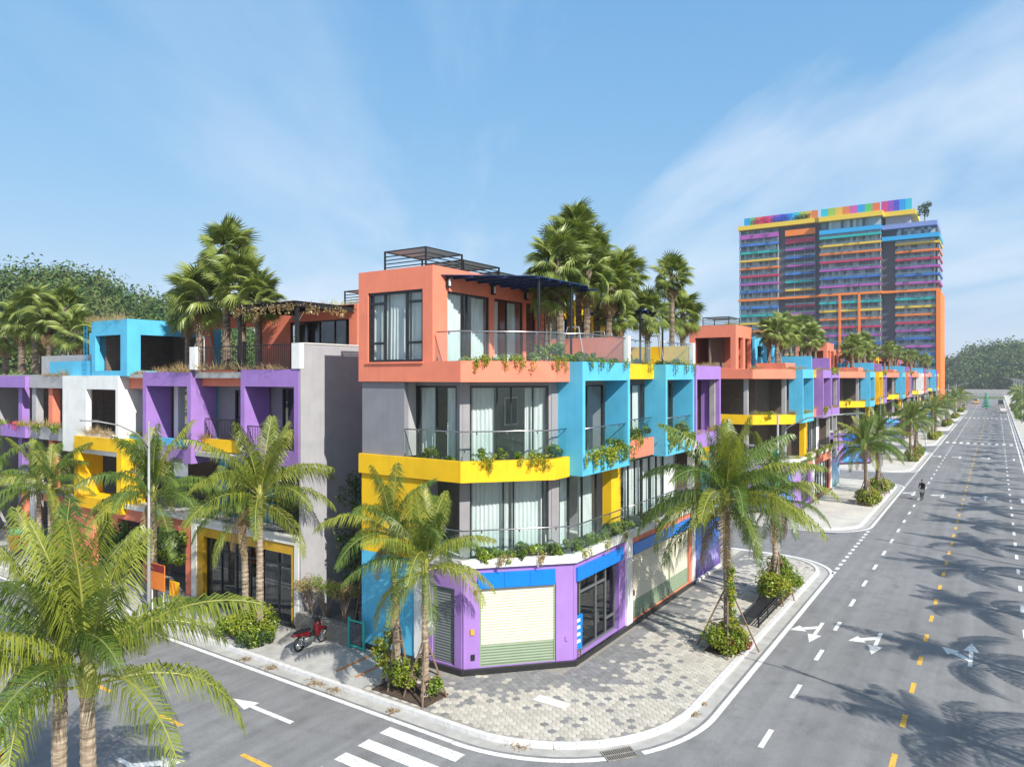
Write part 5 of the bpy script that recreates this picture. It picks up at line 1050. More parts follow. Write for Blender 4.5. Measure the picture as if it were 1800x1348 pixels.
# wild growth on the unfinished rows
for n in range(6):
    o_ = 38*n; nm = 'corner' if n == 0 else ORD[n]
    rows = [((37.3,13.5),(41.1,13.5),11.56),((37.4,13.5),(41.0,13.5),7.86)]
    if n: rows += [((21.0+0,16.4),(23.4,14.0),7.86),((23.5,13.95),(24.4,13.95),7.86),((21.0,16.4),(23.4,14.0),11.56),((23.6,13.95),(28.6,13.5),11.56),((24.8,13.4),(28.5,13.4),7.86),((29,13.95),(32.8,13.95),8.03),((33.1,13.4),(36.6,13.4),7.86),((29,13.5),(36.6,13.5),11.56),((21.2,18.4),(24.8,18.4),15.2),((26,13.4),(36.8,13.4),4.2),((21.2,16.2),(24,13.5),4.2)]
    for j, (a, b, z) in enumerate(rows):
        if n > 3 and j % 2: continue
        grass(a[0]+o_, a[1], b[0]+o_, b[1], z-.05, .55 if n < 3 else .7, f'wild {"green" if (z < 5 or j % 4 == 2) else "dry"} grass along a parapet of the {nm} row', 'lime' if (z < 5 or j % 4 == 2) else 'dryg', None, 420 if n < 3 else 200, 'wild_grass', .25)
    if n:
        for xx, zz in ((26.5,4.2),(30,4.2),(33,4.2),(35.5,4.2),(37.6,11.5),(39.6,11.5),(33.8,7.86),(22.0,7.8)):
            if n < 4: vine(xx+o_, 13.3 if xx > 24 else 15.3, zz+.05, 1.3, .55, 0, -1, f'yellow-green bush spilling over a parapet of the {ORD[n]} row', 'lime', f'parapet bushes of the {ORD[n]} row', 300, .08)
for a, b, z, m in (((20.9,33),(20.9,25.8),11.32,'dryg'),((20.9,37.8),(20.9,33.6),11.2,'dryg'),((21.3,40.3),(21.3,37.9),11.1,'dryg'),((21,43.6),(21,39.6),14.1,'dryg'),((21.2,52),(21.2,47),11.0,'dryg'),((21.2,52),(21.2,47),7.75,'dryg'),((21.0,60),(21.0,52),7.75,'lime'),((20.9,44),(20.9,40.7),7.6,'dryg'),((21.4,41),(21.4,37.9),7.7,'green'),((21.5,33.4),(21.5,29.5),7.85,'dryg'),((20.9,50),(20.9,43.3),3.95,'lime'),((25,38),(25,26),14.45,'lime')):
    grass(*a, *b, z-.04, .75, 'wild straggling grass on a parapet of the left street row', m, None, 700, 'wild_grass', .3)
for y in (48.2, 50.5, 53.5, 56): vine(21.0, y, 7.8, 1.4, .5, -1, 0, 'pink flowering bush spilling over the grey parapet of the left street', 'flower' if y in (53.5,) else 'green', 'parapet bushes of the left street', 260, .06)
for y in (34.6, 36.4, 38.6, 40): vine(21.0, y, 7.3, 1.5, .8, -1, 0, 'tangled green bush over the blue balcony band of the left street', 'green', 'bushes over the blue balcony band', 320, .06)
for y in (34, 36, 38): shrub(20.0, y, 1.2, .9, 2.6, 'tall tangled shrub before the dark shop openings of the left street', ('green','dark'), 'shrubs before the dark shop openings', 200, .07, 12)
# street planting round the palm feet
def bed(x, y, lx, ly_, label): 
    n_ = MB().prism([(x-lx,y-ly_),(x+lx,y-ly_),(x+lx,y+ly_),(x-lx,y+ly_)], .0, .035); return tag(n_.build('planting_bed', M['soil']), label, 'planting bed')
bed(18.75, 16.95, .6, 1.25, 'brown soil bed under the corner pair of palms'); bed(29.3, 9.15, 1.2, .55, 'soil bed under the large palm by the cream shutters'); bed(36.8, 9.15, 1.2, .55, 'soil bed under the palms beside the black bench')
for x, y, r, h, m, lb in ((18.55,17.3,.5,1.1,('lime','green'),'yellow-leaved shrub at the foot of the corner palms'),(18.8,18.2,.45,2.0,('lime','green'),'tall thin yellowish sapling before the blue wall'),(18.75,16.0,.4,.7,('green',),'low shrub at the foot of the pale ringed palm'),(18.75,16.75,.4,1.5,('lime',),'sparse sapling between the two corner palm trunks'),
    (19.0,25.9,1.0,1.4,('green','lime'),'big bright green bush round the palm before the gold shop front'),(18.6,25.2,.8,.7,('dark','green'),'low dark green bush at the kerb before the gold shop front'),(18.7,26.9,.7,1.0,('lime','green'),'orange-flecked bush behind the bright green palm'),(28.55,8.95,.9,1.15,('lime','green'),'yellow-green bush at the foot of the large palm'),(28.75,8.72,.7,.75,('redleaf',),'red-leaved bush at the foot of the large palm'),(29.5,9.2,.7,1.2,('green',),'dark green bush behind the red-leaved bush'),(36.0,8.9,.9,1.9,('green','lime'),'tall leafy bush beside the black bench'),(37.2,9.1,.9,2.4,('green','lime'),'tallest leafy bush wrapped round the palm past the bench'),(38.3,8.8,.7,1.2,('green',),'rounded green bush at the far end of the bench')):
    sp2 = x < 18.9 and y < 18.5; shrub(x, y, .03, r*(1.15 if sp2 else 1), h*(1.25 if sp2 else 1), lb, m, None, 42 if sp2 else 150, .055, 13 if sp2 else 16)
for k in range(9): 
    vine(28.92-.12, 8.9, 1.0+.28*k, .3, .3, -.5, -.86, 'leafy creeper climbing the trunk of the large palm', 'lime' if k % 2 else 'green', 'creepers on the large palm', 90, .06)
for n in range(1, 7):
    for dx_ in (29.8, 31.0, 36.8, 38.0): shrub(dx_+38*n, 9.1, .02, 1.0, random.uniform(1.0,1.8), f'leafy bush at the foot of the palms of the {ORD[n]} row', ('green','lime') if dx_ != 31.0 else ('green','redleaf'), f'bushes under the palms of the {ORD[n]} row', 150 if n < 3 else 60, .08 if n < 3 else .14, 9)
    if n < 5:
        for dx_ in (33.2, 40.5): shrub(dx_+38*n, 9.3, .02, 1.1, 1.2, f'low hedge bush on the kerb side of the {ORD[n]} row', ('green',), f'kerb bushes of the {ORD[n]} row', 120, .1, 8)
for k in range(18): shrub(215+k*6, -5.0, 0, 1.2, 1.4, 'low green bush in the line under the far pavement palms', ('green',), 'bushes under the far pavement palms', 60, .16, 8)
# alley beside the corner house: dark tree, bare-stemmed hedge in a stone bed
al = thing('alley_tree', 'dark leafy tree in the shaded alley beside the yellow wall', 'tree', (22.6, 23.6, 0))
obj('trunk', MB().tube([(0,0,0),(.1,.1,2),(0,.2,4.2),(.1,.1,6)], [.09,.08,.06,.03], 7).mesh('trunk', M['bark']), al)
obj('crown', leafcloud('crown', M['dark'], [(random.gauss(0,.45), random.gauss(0,.5), 1.4+.33*k) for k in range(16)], [random.uniform(.35,.6) for k in range(16)], 170, .07), al)
st = tag(MB().prism([(20.9,21.75),(20.9,25.2),(20.55,25.2),(20.45,23.4),(20.5,21.9)][::-1], 0, .75).build('stone_bed', M['stone']), 'rough stone planting bed at the mouth of the alley', 'planter')
for k, (y, m) in enumerate(((24.7,'dryg'),(23.7,'green'),(22.6,'dryg'))):
    h = thing('hedge_shrub', ('orange-brown hedge shrub with bare stems beside the white shop frame','green-topped hedge shrub with bare stems in the stone bed','dry brown hedge shrub beside the teal gate')[k], 'shrub', (20.95, y, .7)); 
    for j in range(14): a = random.gauss(0,.28); b = random.gauss(0,.3); obj('stem', MB().tube([(0,0,0),(a*.4,b*.4,.55),(a,b,1.15)], [.018,.012,.006], 4).mesh('stem', M['wood']), h)
    obj('foliage', leafcloud('foliage', M[m], [(random.gauss(0,.3),random.gauss(0,.35),1.25+random.gauss(0,.12)) for j in range(9)], [.28]*9, 150, .035), h); obj('foliage', leafcloud('foliage', M['green'], [(random.gauss(0,.25),random.gauss(0,.3),1.3) for j in range(3)], [.25]*3, 90, .035), h)
# ================================================================ street things
def stakes(x, y, h, r, label, k=4, a0=.6):
    p = thing('palm_stakes', label, 'stakes', (x, y, 0)); tops = []
    for i in range(k):
        a = a0+6.283*i/k; b = (x+r*math.cos(a), y+r*math.sin(a), .0); t = (x+.16*math.cos(a), y+.16*math.sin(a), h); tops.append((b,t)); MB().tube([b, t, (t[0]*2.1-t[0]*1.1-(b[0]-t[0])*.12, t[1]-(b[1]-t[1])*.12, h*1.12)], .035, 6).build('stake', M['wood'], p)
    for f in (.45,.86):
        q = [tuple(Vector(b).lerp(Vector(t), f)) for b, t in tops]
        for i in range(k): MB().tube([q[i], q[(i+1) % k]], .025, 5).build('tie_rod', M['wood'], p)
stakes(18.71,16.22,1.7,.75,'rough wooden stakes propping the pale ringed corner palm'); stakes(18.89,17.7,1.9,.6,'thin wooden stakes round the dark-trunked corner palm', 4, .2)
stakes(28.9,9.0,2.3,1.2,'tall wooden stakes propping the large palm by the cream shutters', 4, .3); stakes(36.4,8.95,2.2,.9,'wooden stakes propping the palm beside the black bench'); stakes(7.2,15.9,1.9,.8,'wooden stakes lashed to the two foreground palms')
for n in (1,2): stakes(29.7+38*n,9.2,2.2,1.0,f'wooden stakes under the first palms of the {ORD[n]} row'); stakes(36.8+38*n,9.1,2.2,1.0,f'wooden stakes under the last palms of the {ORD[n]} row')
# black slatted bench frames stacked at the kerb
be = thing('slatted_bench', 'long black metal slatted bench at the kerb between the leafy bushes', 'bench', (33.6, 8.95, 0))
for k in range(8): MB().box(31.9,35.4,8.62+k*.085,8.68+k*.085,.44,.47).build('seat_slat', M['iron'], be)
for k in range(5): MB().hexa([(32.0,8.58-.02*k,.1+.13*k),(35.5,8.58-.02*k,.1+.13*k),(35.5,8.61-.02*k,.1+.13*k),(32.0,8.61-.02*k,.1+.13*k)], [(32.2,8.55-.02*k,.17+.13*k),(35.6,8.55-.02*k,.17+.13*k),(35.6,8.58-.02*k,.17+.13*k),(32.2,8.58-.02*k,.17+.13*k)]).build('back_slat', M['iron'], be)
for x in (32.1,33.6,35.2):
    for y in (8.64,9.22): MB().box(x-.03,x+.03,y-.03,y+.03,0,.44).build('leg', M['iron'], be)
# motorbike parked at the alley
def wheel(par, x, z, r, w_, tm='rubber'):
    pr = [(r-.055,-w_/2),(r-.01,-w_/2*.8),(r,0),(r-.01,w_/2*.8),(r-.055,w_/2)]; n = 22; vs = []; fs = []
    for i in range(n):
        a = 6.28318*i/n
        for q, y in pr: vs.append((q*math.cos(a), y, q*math.sin(a)))
    for i in range(n):
        for k in range(4): fs.append((i*5+k, ((i+1) % n)*5+k, ((i+1) % n)*5+k+1, i*5+k+1))
    o = obj('wheel', MB().add(vs, fs).mesh('wheel', M[tm], smooth=True), par, (x,0,z)); s_ = MB()
    for k in range(9): a = 6.283*k/9; s_.tube([(0,0,0),((r-.05)*math.cos(a),0,(r-.05)*math.sin(a))], .008, 4)
    s_.tube([(0,-.05,0),(0,.05,0)], .045, 10); obj('rim', s_.mesh('rim', M['chrome']), o); return o
a_, b_ = gpx(523,1146), gpx(566,1128)
mo = thing('motorbike', 'small red and black motorbike parked on its stand before the stone bed', 'motorbike', (a_[0]+.1, a_[1], .004), None, math.atan2(b_[1]-a_[1], b_[0]-a_[0]))
wheel(mo, 0, .29, .29, .1); wheel(mo, 1.22, .29, .29, .085)
def smooth_box(name, sect, m, par, bev=.02):
    """loft of rounded cross-sections: (x, zc, half width, half height)"""
    mb = MB(); n = 12; o0 = 0
    for (x, zc, hw, hh) in sect:
        for k in range(n): t = 6.28318*k/n; c, s_ = math.cos(t), math.sin(t); mb.v.append((x, hw*math.copysign(abs(c)**.6,c), zc+hh*math.copysign(abs(s_)**.6,s_)))
    for i in range(len(sect)-1):
        for k in range(n): mb.f.append((i*n+k, i*n+(k+1) % n, (i+1)*n+(k+1) % n, (i+1)*n+k))
    mb.f.append(tuple(range(n-1,-1,-1))); mb.f.append(tuple((len(sect)-1)*n+k for k in range(n))); return obj(name, mb.mesh(name, M[m], smooth=True), par)
smooth_box('tail_fairing', [(-.38,.73,.04,.03),(-.2,.7,.1,.07),(.1,.66,.13,.1),(.4,.6,.12,.1),(.5,.55,.1,.08)], 'red', mo); smooth_box('seat', [(-.3,.79,.06,.02),(-.1,.79,.12,.04),(.2,.77,.13,.05),(.48,.74,.1,.05),(.56,.76,.06,.03)], 'rubber', mo)
smooth_box('leg_shield', [(.78,.62,.1,.26),(.88,.68,.15,.32),(.98,.7,.17,.3),(1.06,.76,.1,.2)], 'red', mo); smooth_box('engine', [(.2,.36,.08,.1),(.4,.34,.12,.14),(.62,.34,.12,.13),(.78,.38,.07,.1)], 'greyalu', mo); smooth_box('centre_tunnel', [(.42,.5,.1,.1),(.6,.46,.09,.1),(.85,.55,.1,.14)], 'iron', mo)
hd = smooth_box('handlebar_cowl', [(.84,1.0,.07,.05),(.93,1.02,.12,.07),(1.02,1.0,.1,.06)], 'iron', mo); obj('headlight', MB().ball((0,0,0), (.04,.08,.05)).mesh('headlight', M['lampglass'], smooth=True), mo, (1.1,0,.86))
for s_ in (-1,1):
    obj('handle_grip', MB().tube([(.9,s_*.1,1.02),(.84,s_*.33,1.04)], .017, 7).mesh('handle_grip', M['rubber']), mo); mr = obj('mirror', MB().tube([(.88,s_*.2,1.05),(.86,s_*.3,1.22)], .008, 5).ball((.86,s_*.33,1.25),(.015,.06,.04)).mesh('mirror', M['rubber'], smooth=True), mo)
    obj('fork', MB().tube([(.98,s_*.07,.72),(1.22,s_*.07,.29)], .02, 6).mesh('fork', M['chrome']), mo); obj('rear_shock', MB().tube([(.0,s_*.1,.3),(.05,s_*.1,.62)], .028, 7).mesh('rear_shock', M['chrome']), mo)
obj('front_mudguard', MB().tube([(1.22+.33*math.cos(t),0,.29+.33*math.sin(t)) for t in (.6,1.0,1.4,1.8,2.2,2.5)], .05, 6).mesh('front_mudguard', M['red'], smooth=True), mo); obj('exhaust', MB().tube([(.5,-.12,.25),(.2,-.14,.24),(-.3,-.16,.36)], [.02,.03,.045], 8).mesh('exhaust', M['chrome'], smooth=True), mo)
obj('tail_light', MB().ball((-.38,0,.72),(.03,.06,.03)).mesh('tail_light', M['red'], smooth=True), mo); obj('stand', MB().tube([(.45,.1,.3),(.38,.22,0)], .012, 5).mesh('stand', M['iron']), mo)
hl = tag(obj('helmet', MB().ball((0,0,0),(.14,.12,.12),12,8).mesh('helmet', M['rubber'], smooth=True), None, (mo.location.x+.86*math.cos(mo.rotation_euler.z)-.02, mo.location.y+.86*math.sin(mo.rotation_euler.z), 1.17)), 'black helmet hung on the handlebar of the red motorbike', 'helmet')
# teal gate and bamboo ladder at the alley
gt = thing('gate', 'low teal metal gate with louvred panel at the alley mouth', 'gate', (20.5, 21.3, 0))
for y in (20.95,21.78): MB().box(20.42,20.5,y-.04,y+.04,0,1.25).build('post', M['teal'], gt)
for z in (.08,1.1): MB().box(20.44,20.48,20.99,21.74,z,z+.06).build('rail', M['teal'], gt)
for k in range(11): MB().box(20.45,20.47,21.0,21.73,.2+k*.08,.24+k*.08).build('slat', M['dgrey'], gt)
bl = thing('ladder', 'bamboo ladder leaning in the dark alley behind the teal gate', 'ladder', (21.0,21.75,0))
for y in (21.75,22.15): MB().tube([(20.95,y,.1),(21.5,y-.1,3.0)], .03, 6).build('rail', M['wood'], bl)
for k in range(7): f_ = .12+.13*k; MB().tube([(20.95+.55*f_,21.75-.1*f_,.1+2.9*f_),(20.95+.55*f_,22.15-.1*f_,.1+2.9*f_)], .02, 5).build('rung', M['wood'], bl)
# fittings on the shop walls
for (s_, z, m, nm, lb) in ((.4,1.55,'gold','letter_box','small brass letter box on the purple pillar left of the cream shutter'),(.42,.62,'frame','socket_box','dark socket box low on the purple pillar left of the cream shutter')):
    sg = Seg((20.8,16.27),(23.96,13.25)); q = MB(); sg.box(q, s_-.06, s_+.08, -.1, -.05, z-.1, z+.1); tag(q.build(nm, M[m]), lb, 'box')
sg = Seg((20.8,16.27),(23.96,13.25)); q = sg.p(.56,-.04); tag(MB().tube([(q[0]+.05,q[1]+.05,3.05),(q[0]-.03,q[1]-.03,3.05)], .075, 16).build('alarm_bell', M['red']), 'round red alarm bell beside the blue sign panel', 'bell')
q = sg.p(4.05,-.1); mb = MB(); sg.box(mb, 3.98, 4.1, -.1, -.06, .95, 1.12); tag(mb.build('socket_box', M['purple']), 'purple painted socket box right of the cream shutter', 'box')
mb = MB().box(29.14,29.22,13.2,13.24,1.35,1.6); tag(mb.build('meter_box', M['iron']), 'black box on the white pillar beside the long shutters', 'box')
cm = thing('security_camera', 'small white security camera on the white pillar above the shop door', 'camera', (28.6,13.2,3.1)); MB().box(28.56,28.64,13.16,13.249,3.06,3.14).build('mount', M['white'], cm); MB().tube([(28.6,13.16,3.1),(28.55,12.98,3.06)], .04, 8).build('body', M['white'], cm)
ab = thing('folding_board', 'blue and white board leaning inside the shop doorway beside the purple pillar', 'board', (24.4,13.42,.2)); MB().hexa([(24.2,13.36,.5),(24.55,13.3,.5),(24.56,13.33,.5),(24.2,13.39,.5)], [(24.2,13.46,1.75),(24.78,13.4,1.75),(24.79,13.43,1.75),(24.2,13.49,1.75)]).build('panel', M['sign'], ab)
for k in range(4): MB().hexa([(24.22,13.349+.025*k,.75+.25*k),(24.45+.04*k,13.312+.025*k,.75+.25*k),(24.45+.04*k,13.318+.025*k,.75+.25*k),(24.22,13.355+.025*k,.75+.25*k)], [(24.22,13.36+.025*k,.87+.25*k),(24.45+.04*k,13.322+.025*k,.87+.25*k),(24.45+.04*k,13.328+.025*k,.87+.25*k),(24.22,13.366+.025*k,.87+.25*k)]).build('print', M['white'], ab)
for x in (24.25,24.5): MB().box(x-.015,x+.015,13.32,13.36,.2,.52).build('leg', M['wood'], ab)
pt_ = thing('wall_print', 'framed grey picture hung on the room wall behind the third-floor glass', 'picture', (25.2,17.2,9)); MB().box(25.0,26.0,17.24,17.28,8.9,10.1).build('frame', M['white'], pt_); MB().box(25.06,25.94,17.225,17.238,8.96,10.04).build('print', M['greyalu'], pt_)
# ---------------------------------------------------------------- street lamps
def lamp(x, y, h, label, group, sx, sy, reach=3.2, back=True):
    """pole with a long curved arm towards (sx, sy) and a short arm behind"""
    p = thing('street_lamp', label, 'street lamp', (x, y, 0), group); q = lambda r, z: (x+sx*r, y+sy*r, z)
    MB().tube([(x,y,0),(x,y,.5),(x,y,h)], [.11,.09,.05], 10).build('pole', M['lampgrey'], p, True); MB().lathe([(.18,0),(.18,.04),(.12,.06)], 10, (x,y,0)).build('base', M['lampgrey'], p)
    MB().tube([q(0,h-1.3),q(.5,h-.6),q(1.4,h-.12),q(reach,h+.12)], [.04,.035,.032,.028], 7).build('arm', M['lampgrey'], p, True); o = MB().hexa([q(reach-.1,h+.06),q(reach-.1,h+.06),q(reach+.6,h+.12),q(reach+.6,h+.12)],[q(reach-.1,h+.17)]*2+[q(reach+.6,h+.19)]*2)
    w_ = .13; a, b = q(reach-.1,0), q(reach+.6,0); nx, ny = -sy*w_, sx*w_
    MB().hexa([(a[0]+nx,a[1]+ny,h+.06),(a[0]-nx,a[1]-ny,h+.06),(b[0]-nx,b[1]-ny,h+.14),(b[0]+nx,b[1]+ny,h+.14)][::-1], [(a[0]+nx,a[1]+ny,h+.15),(a[0]-nx,a[1]-ny,h+.15),(b[0]-nx,b[1]-ny,h+.2),(b[0]+nx,b[1]+ny,h+.2)][::-1]).build('lamp_head', M['lampgrey'], p)
    if back:
        MB().tube([q(0,h-2.2),q(-.5,h-1.75),q(-1.2,h-1.6)], .026, 6).build('short_arm', M['lampgrey'], p, True); c = q(-1.35,h-1.62); MB().box(c[0]-.2,c[0]+.2,c[1]-.2,c[1]+.2,c[2]-.03,c[2]+.05).build('lamp_head', M['lampgrey'], p)
for n in range(0, 6): lamp(36.9+38*n, 9.0, 9.1, f'slim grey street lamp with long curved arm on the pavement of the {("corner" if n == 0 else ORD[n])} row', None, 0, -1)
x = 24.2
while x < 330: lamp(x, -4.9, 10.4, 'tall grey street lamp in the line on the far pavement of the main road', 'lamps in line on the far pavement', 0, 1, 2.6); x += 26
lamp(18.35, 32.9, 8.9, 'grey street lamp among the palms of the left street', None, -1, 0, 2.4, False); lamp(18.3, 58, 8.9, 'grey street lamp at the far end of the left street', None, -1, 0, 2.4, False)
gf = thing('pennant', 'dark green pennant hanging from the lamp pole by the first side street', 'flag', (36.9,9.0,5)); MB().box(36.2,36.86,8.99,9.01,5.3,7.4).build('cloth', plain('green_cloth', (.01,.2,.08), .8), gf); MB().tube([(36.9,9.0,7.4),(36.15,9.0,7.4)], .015, 5).build('rod', M['lampgrey'], gf)
# left street: bin, red sign, orange sign, striped post
bx, by = on_x(27, 990, 20.1)[0], 0
lb = thing('litter_bin', 'bright orange litter bin with a teal lid on the left street pavement', 'bin', (19.6, on_x(28,975,19.6)[0], 0)); lx_, ly__ = 19.6, on_x(28,975,19.6)[0]
MB().lathe([(.28,.0),(.3,.05),(.38,.85),(.38,.95),(.34,.96)], 16, (lx_,ly__,.25)).build('drum', M['orange'], lb, True); MB().lathe([(.3,0),(.3,.3),(.15,.42),(0,.44)], 14, (lx_,ly__,1.2)).build('lid', M['teal'], lb, True); MB().box(lx_-.25,lx_+.25,ly__-.25,ly__+.25,0,.25).build('foot', M['stone'], lb)
sy_ = on_x(277,975,18.6)[0]; sb = thing('notice_board', 'red and orange notice board on legs before the dark shop openings', 'board', (18.6, sy_, 0)); MB().box(18.58,18.62,sy_-.6,sy_+.6,1.0,2.2).build('panel', M['orange'], sb); MB().box(18.565,18.579,sy_-.58,sy_+.58,1.85,2.18).build('red_header', M['red'], sb)
for d_ in (-.5,.5): MB().box(18.6,18.64,sy_+d_-.03,sy_+d_+.03,0,1.0).build('leg', M['white'], sb)
sy_ = on_x(306,985,19.0)[0]; sb = thing('warning_sign', 'yellow and orange arrow board among the palm fronds on the left street', 'sign', (19.0, sy_, 0)); MB().box(18.98,19.02,sy_-.4,sy_+.35,.7,1.4).build('panel', M['yellow'], sb)
for k in range(2): MB().hexa([(18.97,sy_-.3+.3*k,.75),(18.979,sy_-.3+.3*k,.75),(18.979,sy_-.18+.3*k,.75),(18.97,sy_-.18+.3*k,.75)], [(18.97,sy_-.1+.3*k,1.35),(18.979,sy_-.1+.3*k,1.35),(18.979,sy_+.02+.3*k,1.35),(18.97,sy_+.02+.3*k,1.35)]).build('arrow_mark', M['orange'], sb)
MB().box(19.021,19.05,sy_-.03,sy_+.03,0,1.35).build('leg', M['red'], sb)
sp_ = thing('striped_post', 'red and white striped post on the near pavement of the left street', 'post', (7.6,20.25,0)); 
for k in range(10): MB().tube([(7.6,20.25,.3*k),(7.6,20.25,.3*k+.3)], .045, 10).build('stripe', M['red' if k % 2 else 'white'], sp_)
MB().lathe([(.13,0),(.13,.03),(.05,.05)], 12, (7.6,20.25,0)).build('base', M['lampgrey'], sp_)
# ---------------------------------------------------------------- rider on a bicycle
rx, ry = 74.2, 5.55
bc = thing('bicycle', 'bicycle ridden along the lane of the main road', 'bicycle', (rx, ry, ZR+.005), None, R_(178))
wheel(bc, -.52, .34, .34, .045); wheel(bc, .52, .34, .34, .045)
for nm, pts in (('frame',[(-.52,0,.34),(-.1,0,.32),(-.2,0,.85),(-.52,0,.34)]),('frame',[(-.1,0,.32),(.36,0,.78),(-.17,0,.75)]),('fork',[(.52,0,.34),(.38,0,.8),(.34,0,1.0)]),('handlebar',[(.3,-.26,1.02),(.38,0,1.0),(.3,.26,1.02)])): obj(nm, MB().tube(pts, .018, 6).mesh(nm, M['iron']), bc)
obj('saddle', MB().ball((-.24,0,.9),(.13,.07,.035)).mesh('saddle', M['rubber'], smooth=True), bc); obj('pedal_crank', MB().tube([(-.1,-.13,.2),(-.1,-.06,.32),(-.1,.06,.32),(-.1,.13,.44)], .014, 5).mesh('pedal_crank', M['chrome']), bc)
basket = obj('basket', MB().box(.45,.72,-.16,.16,.75,.98).mesh('basket', M['lampgrey']), bc)
def skin(name, verts, edges, rads, m, par, sub=1):
    me = bpy.data.meshes.new(name); me.from_pydata(verts, edges, []); o = obj(name, me, par); o.data.materials.append(m)
    md = o.modifiers.new('skin', 'SKIN'); md.use_smooth_shade = True
    for sv, r in zip(me.skin_vertices[0].data, rads): sv.radius = (r[0], r[1]) if isinstance(r, tuple) else (r, r)
    me.skin_vertices[0].data[0].use_root = True; s_ = o.modifiers.new('sub', 'SUBSURF'); s_.levels = s_.render_levels = sub; return o
pe = thing('person', 'cyclist in black top and dark trousers pedalling with hands on the bar', 'person', (rx, ry, ZR+.005), None, R_(178))
V_ = [(-.24,0,.98),(-.18,0,1.15),(-.06,0,1.4),(.0,0,1.5),(.04,0,1.58),(.07,0,1.68),(.08,0,1.77), (-.02,.18,1.43),(.14,.24,1.2),(.32,.24,1.05),(-.02,-.18,1.43),(.14,-.24,1.2),(.32,-.24,1.05), (-.22,.1,.95),(.16,.12,.86),(.0,.12,.5),(.1,.12,.44),(-.22,-.1,.95),(.12,-.12,.7),(-.08,-.12,.27),(.04,-.12,.21)]
E_ = [(0,1),(1,2),(2,3),(3,4),(4,5),(5,6),(2,7),(7,8),(8,9),(2,10),(10,11),(11,12),(0,13),(13,14),(14,15),(15,16),(0,17),(17,18),(18,19),(19,20)]
skin('body', V_, E_, [(.15,.12),(.15,.11),(.17,.12),.06,.055,.085,.07,.07,.05,.035,.07,.05,.035,.1,.075,.05,.045,.1,.075,.05,.045], M['black'], pe, 2)
obj('face', MB().ball((.1,0,1.68),(.08,.075,.11),12,9).mesh('face', M['skin'], smooth=True), pe); obj('hair', MB().ball((.05,0,1.73),(.11,.1,.11),12,8).mesh('hair', M['black'], smooth=True), pe)
for s_ in (-1,1): obj('hand', MB().ball((.33,s_*.24,1.04),(.05,.03,.03)).mesh('hand', M['skin'], smooth=True), pe)
# ---------------------------------------------------------------- far vehicles and tree
def car(x, y, rz, label, m, L_=4.3, h=1.45, cargo=None):
    c = thing('car', label, 'car', (x, y, ZR+.005), None, rz); W = .88; hl_ = L_/2
    prof = [(-hl_,.35),(-hl_,.85),(-hl_*.72,.95),(-hl_*.5,h),(hl_*.12,h),(hl_*.45,.98),(hl_*.92,.85),(hl_,.62),(hl_,.35)]
    vs = [(px_, -W, pz) for px_, pz in prof] + [(px_, W, pz) for px_, pz in prof]; n = len(prof); o = MB().add(vs, [tuple(range(n)), tuple(range(2*n-1,n-1,-1))]+[(i,n+i,n+(i+1) % n,(i+1) % n) for i in range(n)]).mesh('body', m); ob = obj('body', o, c); bv = ob.modifiers.new('b','BEVEL'); bv.width = .08; bv.segments = 2
    obj('side_glass', MB().box(-hl_*.48,hl_*.18,-W-.012,W+.012,1.0,h-.12).mesh('side_glass', M['frame']), c); obj('windscreen', MB().hexa([(hl_*.15,-.75,h-.08),(hl_*.15,.75,h-.08),(hl_*.45,.75,1.02),(hl_*.45,-.75,1.02)], [(hl_*.17,-.75,h-.05),(hl_*.17,.75,h-.05),(hl_*.48,.75,1.05),(hl_*.48,-.75,1.05)]).mesh('windscreen', M['frame']), c)
    for xx in (-hl_*.62, hl_*.62):
        for s_ in (-1,1):
            w_ = obj('wheel', MB().tube([(xx,s_*(W-.15),.32),(xx,s_*(W+.03),.32)], .32, 16).mesh('wheel', M['rubber']), c); obj('rim', MB().tube([(xx,s_*(W+.03),.32),(xx,s_*(W+.045),.32)], .19, 12).mesh('rim', M['chrome']), w_)
    for s_ in (-1,1): obj('headlight', MB().ball((hl_-.03,s_*.65,.72),(.06,.16,.08)).mesh('headlight', M['lampglass']), c); obj('tail_light', MB().ball((-hl_+.02,s_*.65,.78),(.05,.14,.08)).mesh('tail_light', M['red']), c)
    return c
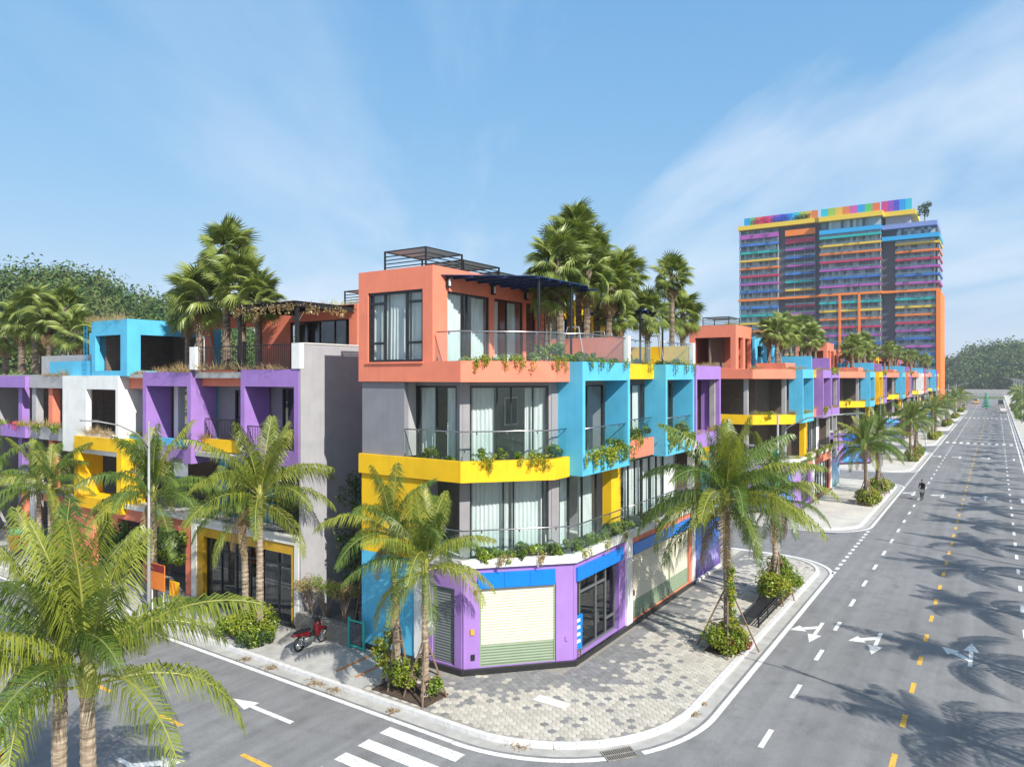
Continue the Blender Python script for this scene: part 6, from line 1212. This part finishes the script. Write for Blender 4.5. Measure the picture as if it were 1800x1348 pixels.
car(345, 6.9, math.pi, 'yellow and white taxi far down the main road', plain('taxi_paint', (.7,.42,.08), .3)); car(352, 7.2, math.pi, 'white car behind the yellow taxi at the end of the road', plain('white_car', (.7,.7,.7), .3), 4.6, 2.0); car(262, -1.7, 0, 'pale car with red tail lights on the far side of the road', plain('silver_car', (.55,.5,.48), .3)); car(338, -1.4, 0, 'dark car at the far end of the main road', plain('dark_car', (.02,.02,.025), .3), 4.8, 1.9); car(288, 9.6, math.pi, 'grey car parked beside the far bushes of the main road', plain('grey_car', (.2,.2,.21), .3))
xm = thing('spiral_tree', 'green spiral artificial tree standing in the middle of the far road', 'tree', (290, 2.9, ZR)); MB().tube([(290,2.9,ZR),(290,2.9,5.6)], [.12,.04], 8).build('trunk', M['bark'], xm)
for k in range(6):
    r = 1.5-.22*k; MB().lathe([(r,.0),(r*1.02,.08),(r*.35,.62),(.05,.66)], 14, (290,2.9,.5+.85*k)).build('tier', plain('tinsel_green', (.01,.22,.14), .6), xm)
tt = thing('roof_tree', 'small dark tree on the rounded roof terrace of the resort tower', 'tree', (XT+4, ty(1624), 69.4)); obj('trunk', MB().tube([(0,0,0),(0,0,5)], [.2,.08], 6).mesh('trunk', M['bark']), tt); obj('crown', leafcloud('crown', M['dark'], [(random.gauss(0,.9),random.gauss(0,.9),3.5+k*.5) for k in range(10)], [1.0]*10, 60, .35), tt)
wb = thing('notice_board', 'white board on posts at the kerb of the third row', 'board', (126, 8.9, 0)); MB().box(125.2,127,8.88,8.94,.9,2.1).build('panel', M['white'], wb)
for x in (125.3,126.9): MB().box(x-.04,x+.04,8.945,9.0,0,1.6).build('leg', M['lampgrey'], wb)
# ================================================================ haze: one closed box of thin pale air round everything
hz = MB().box(-910, 1510, -910, 910, -2.2, 86).build('haze', None); hz['kind'] = 'stuff'; tag(hz, 'thin pale haze lying over the far tower and hills', 'haze')
hm = bpy.data.materials.new('haze'); hm.use_nodes = True; ht = hm.node_tree; ht.nodes.clear()
pv = N(ht, 'ShaderNodeVolumePrincipled'); pv.inputs['Color'].default_value = (.86,.92,1,1); pv.inputs['Density'].default_value = .00022; pv.inputs['Anisotropy'].default_value = .3
ho = N(ht, 'ShaderNodeOutputMaterial'); ht.links.new(pv.outputs[0], ho.inputs['Volume']); hz.data.materials.append(hm)
S.cycles.volume_bounces = 1
